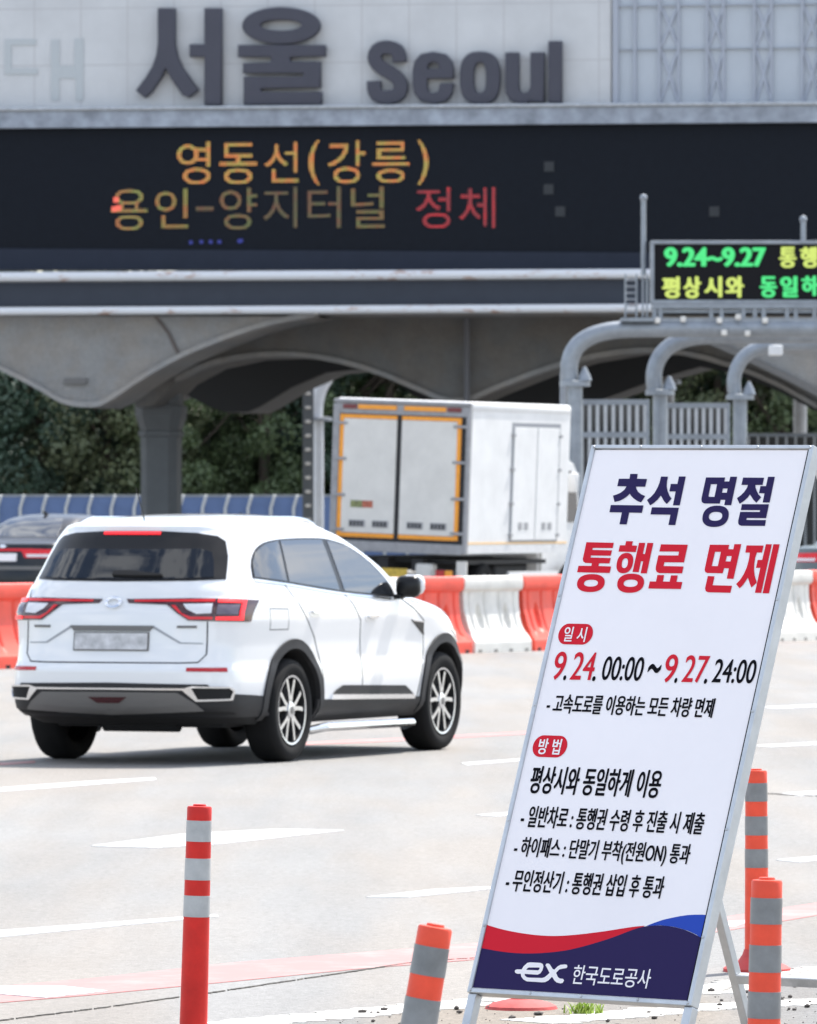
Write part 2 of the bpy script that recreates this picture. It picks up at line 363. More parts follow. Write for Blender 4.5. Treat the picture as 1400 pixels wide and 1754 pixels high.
mb.bx(fw, PW-fw, PH-fw*.75, PH, -D, 0.006, 0.002); mb.bx(fw, PW-fw, 0, fw*.9, -D, 0.006, 0.002)
mbboard('frame', mb, M_ALU)
# thin dark glazing gasket along the right edge
mb = MB(); mb.bx(PW-fw-0.004, PW-fw, fw, PH-fw, 0.0, 0.004); mbboard('gasket', mb, M_BLACK)
mb = MB()
for (u, v) in [(x, PH-.008) for x in (.012, .20, .44, .66, PW-.012)]+[(x, .009) for x in (.012, .25, .45, .67, PW-.012)]+[(.010, PH*k) for k in (.12,.31,.52,.72)]+[(PW-.010, PH*k) for k in (.12,.31,.52,.72)]:
    mb = MB(); mb.lathe([(0, .0095), (.004, .0085), (.0055, .006)], 10, 'Z', (u, v, 0)); mbboard('rivet', mb, M_ALUDULL, smooth=True)
mb = MB(); mb.bx(0.0, 0.032, -0.23, 0, -D, -.004, .003); mbboard('leg', mb, M_ALU)
mb = MB(); mb.bx(PW-.032, PW, -0.23, 0, -D, -.004, .003); mbboard('leg', mb, M_ALU)
# rear prop frame
LB = R(22.5); hb = Vector((math.sin(AL), math.cos(AL), 0)); dn_ = hb*math.sin(LB)+Vector((0, 0, -math.cos(LB)))
top = BL-sroot+EV*(PH-.02)-EN*.045
Lr_ = top.z/math.cos(LB)
rotm = Matrix((eu0, eu0.cross(dn_)*-1, dn_)).transposed()
for off in (0.016, PW-.016):
    mb = MB(); mb.box(top+EU*off+dn_*Lr_/2+Vector((0,0,.01)), (.032, .03, Lr_-.03), rotm, .003); mb.build('leg', M_ALU, sign)
mb = MB(); mb.box(top+EU*PW/2+dn_*(Lr_-.20), (PW-.066, .026, .032), rotm, .003); mb.build('crossbar', M_ALUDULL, sign)
mb = MB(); mb.tube([top+EU*(PW+.012)+Vector((0,0,-.10)), top+EU*(PW+.03)+hb*.06+Vector((0,0,-.13)), top+EU*(PW)+hb*.14+Vector((0,0,-.12))], .005, 6); mb.build('chain', M_CHROME, sign)

def crop(ox, oy, sc, pts): return [uv(ox+x/sc, oy+y/sc) for (x, y) in pts]
A = lambda p: crop(1030, 800, 8.75, p)
B = lambda p: crop(1190, 800, 8.75, p)
Cc = lambda p: crop(980, 915, 7, p)
Dd = lambda p: crop(1180, 915, 7, p)
navy = [A([(440,105),(552,105),(541,178),(692,180),(665,297),(524,295),(535,335),(560,375),(600,408),(665,437),(602,532),(545,510),(490,470),(455,435),(434,400),(400,435),(345,475),(280,508),(205,525),(182,430),(240,412),(300,385),(350,345),(386,292),(247,288),(270,177),(430,177)]),
 A([(150,570),(638,577),(615,688),(424,684),(387,862),(279,860),(315,682),(128,680)]),
 A([(903,144),(1007,146),(990,225),(987,290),(1000,360),(1025,425),(1060,475),(987,556),(945,510),(900,428),(850,490),(800,535),(738,576),(692,495),(750,450),(805,390),(850,310),(880,235)]),
 A([(1170,143),(1273,143),(1182,576),(1081,576),(1122,367),(1027,367),(1049,254),(1148,256)]),
 A([(766,604),(1170,612),(1115,872),(1013,870),(1044,716),(744,712)]),
 B([(177,157),(463,158),(450,217),(525,218),(541,147),(643,147),(553,574),(450,572),(466,494),(395,492),(382,550),(160,548),(130,540),(112,518),(108,485),(112,455)]),
 B([(249,258),(343,258),(304,450),(224,448),(214,436)]), B([(432,323),(500,323),(489,387),(415,386)]),
 B(ell(320,740,195,160,26)), B(ell(320,740,100,67,10)),
 B([(733,159),(1047,162),(1023,270),(915,270),(920,310),(935,355),(962,410),(1003,455),(931,537),(885,490),(836,412),(800,460),(745,510),(680,552),(640,468),(700,425),(750,375),(790,315),(805,270),(708,269)]),
 B([(1107,148),(1209,148),(1129,534),(1026,533),(1054,396),(971,394),(993,287),(1076,288)]),
 B([(715,558),(1120,560),(1077,768),(788,765),(779,795),(1076,797),(1059,884),(705,882),(675,870),(660,845),(659,810),(690,674),(982,675),(990,648),(699,646)])]
redg = [Cc([(177,98),(505,105),(491,168),(252,166),(247,190),(484,196),(467,260),(231,257),(226,281),(468,288),(452,352),(327,351),(321,383),(473,389),(455,467),(65,458),(82,381),(236,382),(243,350),(165,346),(140,330),(133,300)]),
 Cc(ell(230,588,165,108,14)), Cc(ell(231,589,84,41,5)),
 Cc([(653,85),(734,87),(722,136),(784,140),(768,216),(562,210),(578,134),(642,135)]),
 Cc(ell(638,348,97,122,22)), Cc(ell(638,349,36,59,9)),
 Cc([(808,105),(882,106),(853,238),(879,240),(908,106),(979,107),(900,472),(827,470),(857,327),(831,326),(803,457),(730,454)]),
 Cc(ell(707,590,160,115,14)), Cc(ell(707,590,84,44,5)),
 Cc([(1072,123),(1393,128),(1347,340),(1112,338),(1102,383),(1341,389),(1324,471),(1050,468),(1020,455),(1008,425),(1010,390),(1040,255),(1278,257),(1288,211),(1051,208)]),
 Cc([(1028,491),(1109,493),(1094,569),(1175,571),(1192,496),(1272,496),(1257,573),(1327,575),(1308,659),(919,653),(937,568),(1012,569)]),
 Dd([(258,128),(489,129),(479,182),(539,183),(552,121),(634,121),(540,537),(460,535),(486,411),(427,409),(411,470),(225,467),(203,455),(195,430),(200,400)]),
 Dd([(319,212),(390,214),(353,385),(280,384)]), Dd([(460,263),(520,264),(506,329),(446,328)]),
 Dd([(233,504),(313,507),(290,614),(523,620),(503,704),(235,698),(208,685),(200,650)]),
 Dd([(698,136),(902,138),(882,222),(820,222),(800,290),(790,360),(787,430),(795,500),(820,583),(756,641),(735,590),(714,522),(690,560),(655,610),(614,651),(573,600),(620,550),(665,480),(700,400),(725,310),(738,223),(683,222)]),
 Dd([(930,122),(1001,123),(873,706),(798,704),(863,405),(811,404),(831,311),(885,310)]),
 Dd([(1020,122),(1094,123),(966,711),(890,710)])]
onboard('lettering', polyfill(navy), M_NAVY, 0.0015)
onboard('lettering', polyfill(redg), M_REDPRINT, 0.0015)
Z3 = lambda x, y: (900+x/2.8, 740+y/2.8)
Z4 = lambda x, y: (780+x/2.8, 1220+y/2.8)
def words(s, zf, left, right, top, bot, m, off=0.02, z=0.0015):
    u0, u1 = uv(*zf(*left))[0], uv(*zf(*right))[0]; v1, v0 = uv(*zf(*top))[1], uv(*zf(*bot))[1]
    return onboard('lettering', fit(bold(textmesh(s, 0), off), u0, u1, v0, v1), m, z)
def badge(zf, x0, x1, y0, y1):
    c0 = uv(*zf(x0+12, (y0+y1)/2+4)); c1 = uv(*zf(x1-2, (y0+y1)/2)); vt = uv(*zf((x0+x1)/2, y0))[1]; vb = uv(*zf((x0+x1)/2, y1))[1]
    u0, u1 = c0[0]-.008, c1[0]; r = (vt-vb)*.5; ru = min(r, (u1-u0)*.42); pts = []
    for (cx, cy, a0) in ((u1-ru, vt-r, 0), (u0+ru, vt-r, 90), (u0+ru, vb+r, 180), (u1-ru, vb+r, 270)):
        for k in range(9): a = R(a0+k*11.25); pts.append((cx+ru*math.cos(a), cy+r*math.sin(a)*.999))
    onboard('badge', polyfill([pts]), M_REDPRINT, 0.0012)
badge(Z3, 157, 327, 920, 1020); words('일 시', Z3, (188, 970), (300, 950), (215, 935), (205, 1007), M_BANNER, .02, .0024)
badge(Z4, 370, 540, 112, 217); words('방 법', Z4, (403, 160), (512, 155), (425, 127), (415, 203), M_BANNER, .025, .0024)
for (s, l, r, t, b, m) in [('9', (138,1120), (197,1110), (170,1054), (165,1190), M_REDPRINT), ('.', (183,1182), (197,1182), (190,1168), (190,1192), M_BLACK),
    ('24', (228,1120), (340,1110), (290,1057), (280,1190), M_REDPRINT), ('.', (322,1185), (338,1185), (330,1172), (330,1196), M_BLACK),
    ('00:00', (372,1140), (570,1130), (430,1077), (420,1192), M_BLACK), ('~', (591,1135), (652,1135), (620,1113), (620,1157), M_BLACK),
    ('9', (668,1140), (730,1130), (700,1067), (695,1203), M_REDPRINT), ('.', (716,1195), (730,1195), (722,1180), (722,1205), M_BLACK),
    ('27', (762,1140), (878,1130), (820,1072), (815,1203), M_REDPRINT), ('.', (858,1198), (873,1198), (865,1184), (865,1209), M_BLACK),
    ('24:00', (905,1150), (1110,1140), (1000,1091), (990,1205), M_BLACK)]:
    words(s, Z3, l, r, t, b, m, .014)
words('- 고속도로를 이용하는 모든 차량 면제', Z3, (107,1303), (912,1300), (210,1258), (210,1352), M_BLACK, .036)
words('평상시와 동일하게 이용', Z4, (358,345), (990,345), (400,258), (400,392), M_BLACK, .036)
words('- 일반차로 : 통행권 수령 후 진출 시 제출', Z4, (320,497), (1197,530), (400,450), (400,556), M_BLACK, .034)
words('- 하이패스 : 단말기 부착(전원ON) 통과', Z4, (285,652), (1130,680), (380,600), (380,712), M_BLACK, .034)
words('- 무인정산기 : 통행권 삽입 후 통과', Z4, (248,805), (1003,840), (340,756), (340,864), M_BLACK, .034)
# wave graphic
Wv = lambda p: crop(780, 1220, 2.8, p)
redtop = smooth_pts([(138,1017),(250,1050),(400,1073),(520,1075),(700,1055),(850,1030),(910,1025)], 2)
navtop = smooth_pts([(112,1130),(250,1155),(370,1160),(500,1150),(600,1130),(750,1085),(850,1045),(910,1027),(985,1023),(1050,1030),(1120,1050),(1191,1088)], 2)
bluetop = smooth_pts([(913,1024),(925,1021),(1000,995),(1080,978),(1150,972),(1216,974)], 2)
lo = [(1128,1393), (64,1337)]
nv = Wv(navtop)
navy_poly = nv+[(PW-fw-.0045, fw+.001), (fw+.001, fw+.001)]
nv_i = [(max(fw+.0005, min(PW-fw-.0045, a)), b) for a, b in navy_poly]
onboard('wave_print', polyfill([nv_i]), M_NAVY, 0.0013)
clampu = lambda P: [(max(fw+.0005, min(PW-fw-.0045, a)), b) for a, b in P]
onboard('wave_print', polyfill([clampu(Wv(redtop+[p for p in navtop if p[0] <= 910][::-1]))]), M_REDPRINT, 0.0009)
onboard('wave_print', polyfill([clampu(Wv([(918,1026),(940,1017),(970,1006),(1000,996),(1040,987),(1080,979),(1115,974),(1150,972),(1185,972),(1216,974),(1203,1030),(1191,1088),(1160,1069),(1120,1050),(1085,1039),(1050,1030),(1015,1026),(985,1023)]))]), M_BLUE, 0.0009)
Lg = lambda p: crop(870, 1630, 5.3846, p)
ex = [Lg([(90,168),(133,168),(150,140),(185,108),(210,103),(305,107),(328,118),(334,140),(325,175),(305,205),(280,217),(160,209),(163,225),(180,240),(200,244),(320,247),(345,240),(375,215),(390,200),(365,150),(352,130),(360,115),(378,113),(392,120),(420,165),(435,170),(465,140),(490,126),(530,122),(550,125),(555,140),(548,155),(515,160),(480,168),(450,200),(468,240),(485,252),(515,255),(523,270),(512,292),(490,297),(455,288),(435,270),(413,235),(380,270),(350,285),(320,287),(180,278),(150,262),(130,235),(124,208),(90,207),(73,198),(70,183),(76,172)]),
      Lg([(178,168),(185,158),(200,150),(290,150),(300,153),(295,168),(285,177),(175,172)])]
onboard('emblem', polyfill(ex), M_BANNER, 0.0024)
u0, u1 = uv(870+605/5.3846, 1630+215/5.3846)[0], uv(870+1330/5.3846, 1630+230/5.3846)[0]
v1, v0 = uv(870+660/5.3846, 1630+127/5.3846)[1], uv(870+640/5.3846, 1630+306/5.3846)[1]
onboard('lettering', fit(bold(textmesh('한국도로공사', 0), .012), u0, u1, v0, v1), M_BANNER, 0.0024)

# ------------------------------------------------------------------ delineator posts
def make_post(loc, label, tilt=(0, 0), base=True, group='orange delineator posts', bandm=None, body=None):
    t = thing('delineator_post', label, 'post', loc, 0, group)
    rot = Matrix.Rotation(tilt[0], 3, 'Y') @ Matrix.Rotation(tilt[1], 3, 'X')
    H = .745; rad = lambda z: .0455-.0055*(z/H)
    bands = [(.698, .745, 0), (.629, .698, 1), (.575, .629, 0), (.504, .575, 1), (.454, .504, 0), (.384, .454, 1), (.03, .384, 0)]
    mb = MB(); mb.lathe([(rad(z), z) for z in (.02, .1, .2, .3, .40, .5, .6, .70)]+[(rad(.70), .738), (rad(.7)*.93, .743), (.022, .7445), (.020, .750), (0, .750)], 36, 'Z', (0,0,0), rot); mb.build('tube', body or M_ORANGE, t, True, 50)
    for (a, b, w) in bands:
        if w:
            mb = MB(); mb.lathe([(rad(a)-.001, a), (rad(a)+.0012, a+.0005), (rad(b)+.0012, b-.0005), (rad(b)-.001, b)], 36, 'Z', (0,0,0), rot); mb.build('reflective_band', bandm or M_REFLWHITE, t, True, 50)
    if base:
        mb = MB(); mb.lathe([(.125, 0.0), (.125, .012), (.11, .022), (.07, .040), (.054, .062), (.048, .082), (.03, .082)], 32); mb.build('base', mat('red_rubber_base', (0.50, 0.05, 0.045), 0.7, noise=.2), t, True)
    return t
def zero(px, s): Y = F/s; return Vector(((px-CX)/F*Y, Y, 0))
make_post(zero(331, 527), 'orange post with three grey bands standing alone on the road by the white car', (R(1.6), 0), False, bandm=mat('pale_reflective_band', (0.40, 0.41, 0.41), 0.5, noise=0.2, nscale=11))
make_post(zero(1297, 463), 'orange post half hidden behind the notice board and the nearer post', (R(-.2), 0), body=M_ORANGE2)
make_post(zero(1304, 659), 'orange post standing in front of the notice board prop, nearest its right leg', (R(1.2), 0), body=M_ORANGE2)
make_post(zero(655, 735), 'orange post leaning right beside the lower left corner of the notice board', (R(9.6), 0), body=M_ORANGE2)
# torn-off base under the board
t = thing('broken_post_base', 'flattened red rubber base of a missing post lying under the notice board', 'post base', gnd(893, 1729))
mb = MB(); mb.lathe([(.125, 0.002), (.12, .012), (.10, .022), (.06, .032), (.04, .036), (.036, .02), (0, .02)], 28)
mb.build('base', mat('old_red_rubber', (0.46, 0.06, 0.055), 0.75, noise=.35, nscale=18), t, True)

# ------------------------------------------------------------------ cars
def catmull(P, sub):
    P = np.array(P, float); out = []
    for i in range(len(P)-1):
        p0, p1, p2, p3 = P[max(i-1, 0)], P[i], P[i+1], P[min(i+2, len(P)-1)]
        for k in range(sub):
            t = k/sub; t2, t3 = t*t, t*t*t
            q = .5*((2*p1)+(-p0+p2)*t+(2*p0-5*p1+4*p2-p3)*t2+(-p0+3*p1-3*p2+p3)*t3)
            lo_, hi_ = np.minimum(p1, p2), np.maximum(p1, p2); out.append(np.clip(q, lo_, hi_))
    out.append(P[-1]); return np.array(out)
class Shell:
    def __init__(s, rows, sub=6, taper=.13, tl=1.1, n_r=3.0, n_f=2.6, axles=(), zscale=1.0):
        s.T = catmull(rows, sub); K = len(s.T); s.G = []
        for (z, xr, xf, w, Lr, Lf) in s.T:
            tot = (xf-xr)*.98
            if Lr+Lf > tot: k = tot/(Lr+Lf); Lr, Lf = Lr*k, Lf*k
            row = []
            for i in range(15):
                a = math.pi/2*i/14; row.append((xr+Lr*(1-math.cos(a)**(2/n_r)), w*math.sin(a)**(2/n_r)))
            for i in range(1, 30): row.append((xr+Lr+(xf-Lf-xr-Lr)*i/30, w))
            for i in range(15):
                a = math.pi/2*(1-i/14); row.append((xf-Lf*(1-math.cos(a)**(2/n_f)), w*math.sin(a)**(2/n_f)))
            row = [(x, y*(1-taper*max(0, (tl-x)/tl)**1.5)*(1-.035*max(0, (x-3.4)/1.3)**2), z) for (x, y) in row]
            s.G.append(row)
        s.G = np.array(s.G); s.z = s.G[:, 0, 2]
    def row(s, z):
        z = min(max(z, s.z[0]), s.z[-1]-1e-4); k = int(np.searchsorted(s.z, z, 'right')-1); k = min(k, len(s.z)-2)
        d = s.z[k+1]-s.z[k]; u = 0 if d < 1e-9 else (z-s.z[k])/d; return s.G[k]*(1-u)+s.G[k+1]*u
    def side(s, x, z):
        r = s.row(z); return np.array([x, np.interp(x, r[8:, 0], r[8:, 1]) if x > r[8, 0] else np.interp(x, r[:, 0], r[:, 1]), z])
    def rear(s, y, z):
        r = s.row(z)[:26]; return np.array([np.interp(abs(y), r[:, 1], r[:, 0]), abs(y), z])
    def wrap(s, a, z):
        r = s.row(z); d = np.r_[0, np.cumsum(np.hypot(np.diff(r[:, 0]), np.diff(r[:, 1])))]
        return np.array([np.interp(a, d, r[:, 0]), np.interp(a, d, r[:, 1]), z])
    def s_of_x(s, x, z):
        r = s.row(z); d = np.r_[0, np.cumsum(np.hypot(np.diff(r[:, 0]), np.diff(r[:, 1])))]; return float(np.interp(x, r[:, 0], d))
    def body(s, name, m, parent, cutters=(), dark_below=.40):
        K, J = s.G.shape[:2]; vs, fs = [], []
        for k in range(K):
            for j in range(J): vs.append(s.G[k, j])
            for j in range(J-2, 0, -1): vs.append(s.G[k, j]*np.array([1, -1, 1]))
        N = 2*J-2
        for k in range(K-1):
            for j in range(N):
                j2 = (j+1) % N; fs.append((k*N+j, (k+1)*N+j, (k+1)*N+j2, k*N+j2))
        fs.append(tuple(range(N))); fs.append(tuple((K-1)*N+j for j in range(N-1, -1, -1)))
        me = bpy.data.meshes.new(name); me.from_pydata([tuple(v) for v in vs], [], fs); me.update()
        bm = bmesh.new(); bm.from_mesh(me); bmesh.ops.remove_doubles(bm, verts=bm.verts, dist=1e-4); bmesh.ops.recalc_face_normals(bm, faces=bm.faces); bm.to_mesh(me); bm.free()
        o = link(name, me, [m, M_DARK], parent)
        if cutters:
            cb = MB()
            for (cx, cz, r) in cutters:
                for sg in (1, -1):
                    y0, y1 = (.52, 1.3) if sg > 0 else (-1.3, -.52)
                    n0 = 48; ring = [(cx+r*math.cos(2*math.pi*q/n0), cz+r*math.sin(2*math.pi*q/n0)) for q in range(n0)]; cb.add([(x, y0, z) for x, z in ring]+[(x, y1, z) for x, z in ring], [tuple(range(n0)), tuple(range(2*n0-1, n0-1, -1))]+[(q, q+n0, (q+1) % n0+n0, (q+1) % n0) for q in range(n0)])
            co = cb.build('cutter', M_DARK)
            bm = bmesh.new(); bm.from_mesh(co.data); bmesh.ops.remove_doubles(bm, verts=bm.verts, dist=1e-3); bmesh.ops.recalc_face_normals(bm, faces=bm.faces)
            co.data.materials.clear(); co.data.materials.append(m); co.data.materials.append(M_DARK)
            for f in bm.faces: f.material_index = 1
            bm.to_mesh(co.data); bm.free(); co.data.update()
            o.parent = None; md = o.modifiers.new('cut', 'BOOLEAN'); md.operation = 'DIFFERENCE'; md.solver = 'EXACT'; md.object = co
            bpy.context.view_layer.update(); dg = bpy.context.evaluated_depsgraph_get(); dg.update(); nm = bpy.data.meshes.new_from_object(o.evaluated_get(dg))
            o.modifiers.clear(); o.parent = parent; o.data = nm; bpy.data.objects.remove(co)
            while len(nm.materials) < 2: nm.materials.append(M_DARK)
            nm.materials[0] = m; nm.materials[1] = M_DARK
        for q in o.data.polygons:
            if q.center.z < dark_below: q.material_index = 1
        o.data.name = name
        o.data.shade_smooth(); o.data.set_sharp_from_angle(angle=R(38))
        return o
    def patch(s, name, polys, mode, m, parent, off=.004, sg=-1, step=.05, skin=.012):
        fn = {'side': s.side, 'rear': s.rear, 'wrap': s.wrap}[mode]
        me0 = polyfill(polys); bm = bmesh.new(); bm.from_mesh(me0); bmesh.ops.remove_doubles(bm, verts=bm.verts, dist=1e-5)
        for ax in (0, 1):
            lo_ = min(v.co[ax] for v in bm.verts); hi_ = max(v.co[ax] for v in bm.verts); c = lo_+step
            while c < hi_:
                no = [0, 0, 0]; no[ax] = 1; pt = [0, 0, 0]; pt[ax] = c
                bmesh.ops.bisect_plane(bm, geom=list(bm.verts)+list(bm.edges)+list(bm.faces), plane_co=pt, plane_no=no, dist=1e-5); c += step
        def P(a, b):
            q = fn(a, b); q = np.array(q); 
            sgn = (1 if a >= 0 else -1) if mode == 'rear' else sg
            return q*np.array([1, sgn, 1])
        bm.verts.index_update(); base = []
        for v in bm.verts:
            a, b = v.co.x, v.co.y; e = .004
            p = P(a, b); ta = P(a+e, b)-P(a-e, b); tb = P(a, b+e)-P(a, b-e); nn = np.cross(ta, tb); L_ = np.linalg.norm(nn); nn = nn/L_ if L_ > 1e-12 else np.array([0, sg, 0.])
            ctr = np.array([2.2, 0, .9]); 
            if mode == 'side': 
                if nn[1]*sg < 0: nn = -nn
            elif np.dot(nn, p-ctr) < 0: nn = -nn
            base.append((p, nn))
        faces = [[v.index for v in f.verts] for f in bm.faces]; bnd = [(e.verts[0].index, e.verts[1].index) for e in bm.edges if e.is_boundary]
        bm.free(); vs = [tuple(p+n_*off) for p, n_ in base]; nV = len(vs); vs += [tuple(p-n_*skin) for p, n_ in base]
        fs = [tuple(f) for f in faces]+[(a, b, b+nV, a+nV) for a, b in bnd]
        me = bpy.data.meshes.new(name); me.from_pydata(vs, [], fs); me.update()
        bm = bmesh.new(); bm.from_mesh(me); loose = [v for v in bm.verts if not v.link_faces]; bmesh.ops.delete(bm, geom=loose, context='VERTS')
        bmesh.ops.recalc_face_normals(bm, faces=bm.faces); bm.to_mesh(me); bm.free()
        bpy.data.meshes.remove(me0)
        return link(name, me, m, parent, True, 40)
def band(pts, w):                       # polyline -> thin closed outline
    P = [Vector((*p, 0)) for p in pts]; l_, r_ = [], []
    for i, p in enumerate(P):
        t = (P[min(i+1, len(P)-1)]-P[max(i-1, 0)]).normalized(); q = Vector((-t.y, t.x, 0))*w/2
        l_.append(tuple(p+q)[:2]); r_.append(tuple(p-q)[:2])
    return l_+r_[::-1]

def make_wheel(parent, x, y, z, r, width, rr, sg, spokes=5):
    w = bpy.data.objects.new('wheel', None)
    # the tyre itself carries the wheel
    hw = width/2
    prof = [(rr-.005, -hw*.80), (rr+.02, -hw*.95), (r-.04, -hw), (r-.012, -hw*.86), (r, -hw*.6), (r, hw*.6), (r-.012, hw*.86), (r-.04, hw), (rr+.02, hw*.95), (rr-.005, hw*.80), (rr-.012, 0), (rr-.005, -hw*.80)]
    mb = MB(); mb.lathe(prof, 56, 'Y'); ty = mb.build('wheel', M_RUBBER, parent, True, 40); ty.location = (x, y, z)
    bpy.data.objects.remove(w)
    o_ = sg*hw*.78
    mb = MB(); mb.lathe([(rr-.004, o_), (rr-.008, o_+sg*.012), (rr-.022, o_+sg*.010), (rr-.026, o_-sg*.03), (rr-.03, o_-sg*.06), (.0, o_-sg*.065)], 48, 'Y'); mb.build('rim_barrel', M_DARK, ty, True)
    mb = MB(); mb.lathe([(rr-.003, o_-sg*.004), (rr-.006, o_+sg*.016), (rr-.018, o_+sg*.014), (rr-.02, o_-.0)], 48, 'Y')
    for k in range(spokes):
        for d in (-1, 1):
            a0 = 2*math.pi*k/spokes+.3; a1 = a0+d*.22; a2 = a0+d*.30
            p0 = Vector((.035*math.cos(a0), 0, .035*math.sin(a0))); p1 = Vector((rr*.5*math.cos(a1), 0, rr*.5*math.sin(a1))); p2 = Vector((rr*.95*math.cos(a2), 0, rr*.95*math.sin(a2)))
            for q0, q1, wa, wb in ((p0, p1, .034, .026), (p1, p2, .026, .030)):
                t_ = (q1-q0).normalized(); nq = Vector((-t_.z, 0, t_.x)); ya, yb = o_+sg*.004, o_-sg*.02
                pts = [q0-nq*wa/2, q0+nq*wa/2, q1+nq*wb/2, q1-nq*wb/2]
                mb.add([(p.x, ya, p.z) for p in pts]+[(p.x, yb, p.z) for p in pts], [(0,1,2,3),(7,6,5,4),(0,4,5,1),(1,5,6,2),(2,6,7,3),(3,7,4,0)])
    mb.lathe([(.058, o_-sg*.01), (.055, o_+sg*.010), (.03, o_+sg*.014), (0, o_+sg*.014)], 24, 'Y')
    mb.build('rim', M_SILVER, ty, False)
    mb = MB(); mb.lathe([(.030, o_+sg*.012), (.026, o_+sg*.018), (0, o_+sg*.019)], 20, 'Y'); mb.build('hub_cap', M_SATIN, ty, True)
    return ty

CARYAW = R(90-22.7)
suv = thing('suv', 'large white estate car with lit red tail lamps driving away on the road', 'car', (-2.022, 49.38, 0), CARYAW)
#        z     xr    xf    w     Lr   Lf
SUVROWS = [(.265, .42, 4.30, .80, .25, .5), (.315, .22, 4.45, .855, .30, .6), (.36, .07, 4.56, .885, .33, .7), (.44, .02, 4.63, .895, .35, .8),
 (.54, .0, 4.66, .90, .36, .85), (.63, .0, 4.67, .895, .36, .85), (.665, .015, 4.66, .888, .36, .85), (.70, .035, 4.65, .884, .36, .85), (.80, .058, 4.60, .884, .36, .85),
 (.90, .068, 4.52, .892, .36, .9), (.97, .075, 4.42, .897, .35, .95), (1.03, .085, 4.22, .893, .34, .95), (1.075, .10, 3.92, .887, .40, .9), (1.105, .115, 3.62, .880, .44, .7), (1.13, .125, 3.52, .868, .47, .55),
 (1.18, .14, 3.40, .852, .50, .5), (1.24, .165, 3.27, .832, .58, .48), (1.32, .225, 3.12, .803, .58, .45), (1.40, .285, 2.94, .774, .56, .45), (1.47, .34, 2.76, .747, .54, .45), (1.53, .385, 2.59, .72, .52, .45),
 (1.575, .42, 2.45, .69, .50, .5), (1.605, .42, 2.36, .655, .50, .5), (1.632, .50, 2.27, .60, .55, .5), (1.655, .72, 2.17, .52, .5, .6), (1.672, 1.0, 2.06, .42, .5, .5), (1.683, 1.25, 1.96, .30, .3, .3), (1.688, 1.45, 1.85, .16, .2, .2), (1.690, 1.6, 1.7, .04, .05, .05)]
SU = Shell(SUVROWS, 6)
XR_, XF_ = 1.10, 3.79
SU.body('body', M_WHITE, suv, [(XR_, .36, .415), (XF_, .36, .415)])
mb = MB(); mb.bx(.45, 4.25, -.66, .60, .245, .44, .03); mb.tube([(.50, -.30, .27), (.50, .25, .27)], .06, 12); mb.bx(.9, 1.3, -.7, .7, .28, .42); mb.build('underbody', M_DARK, suv)
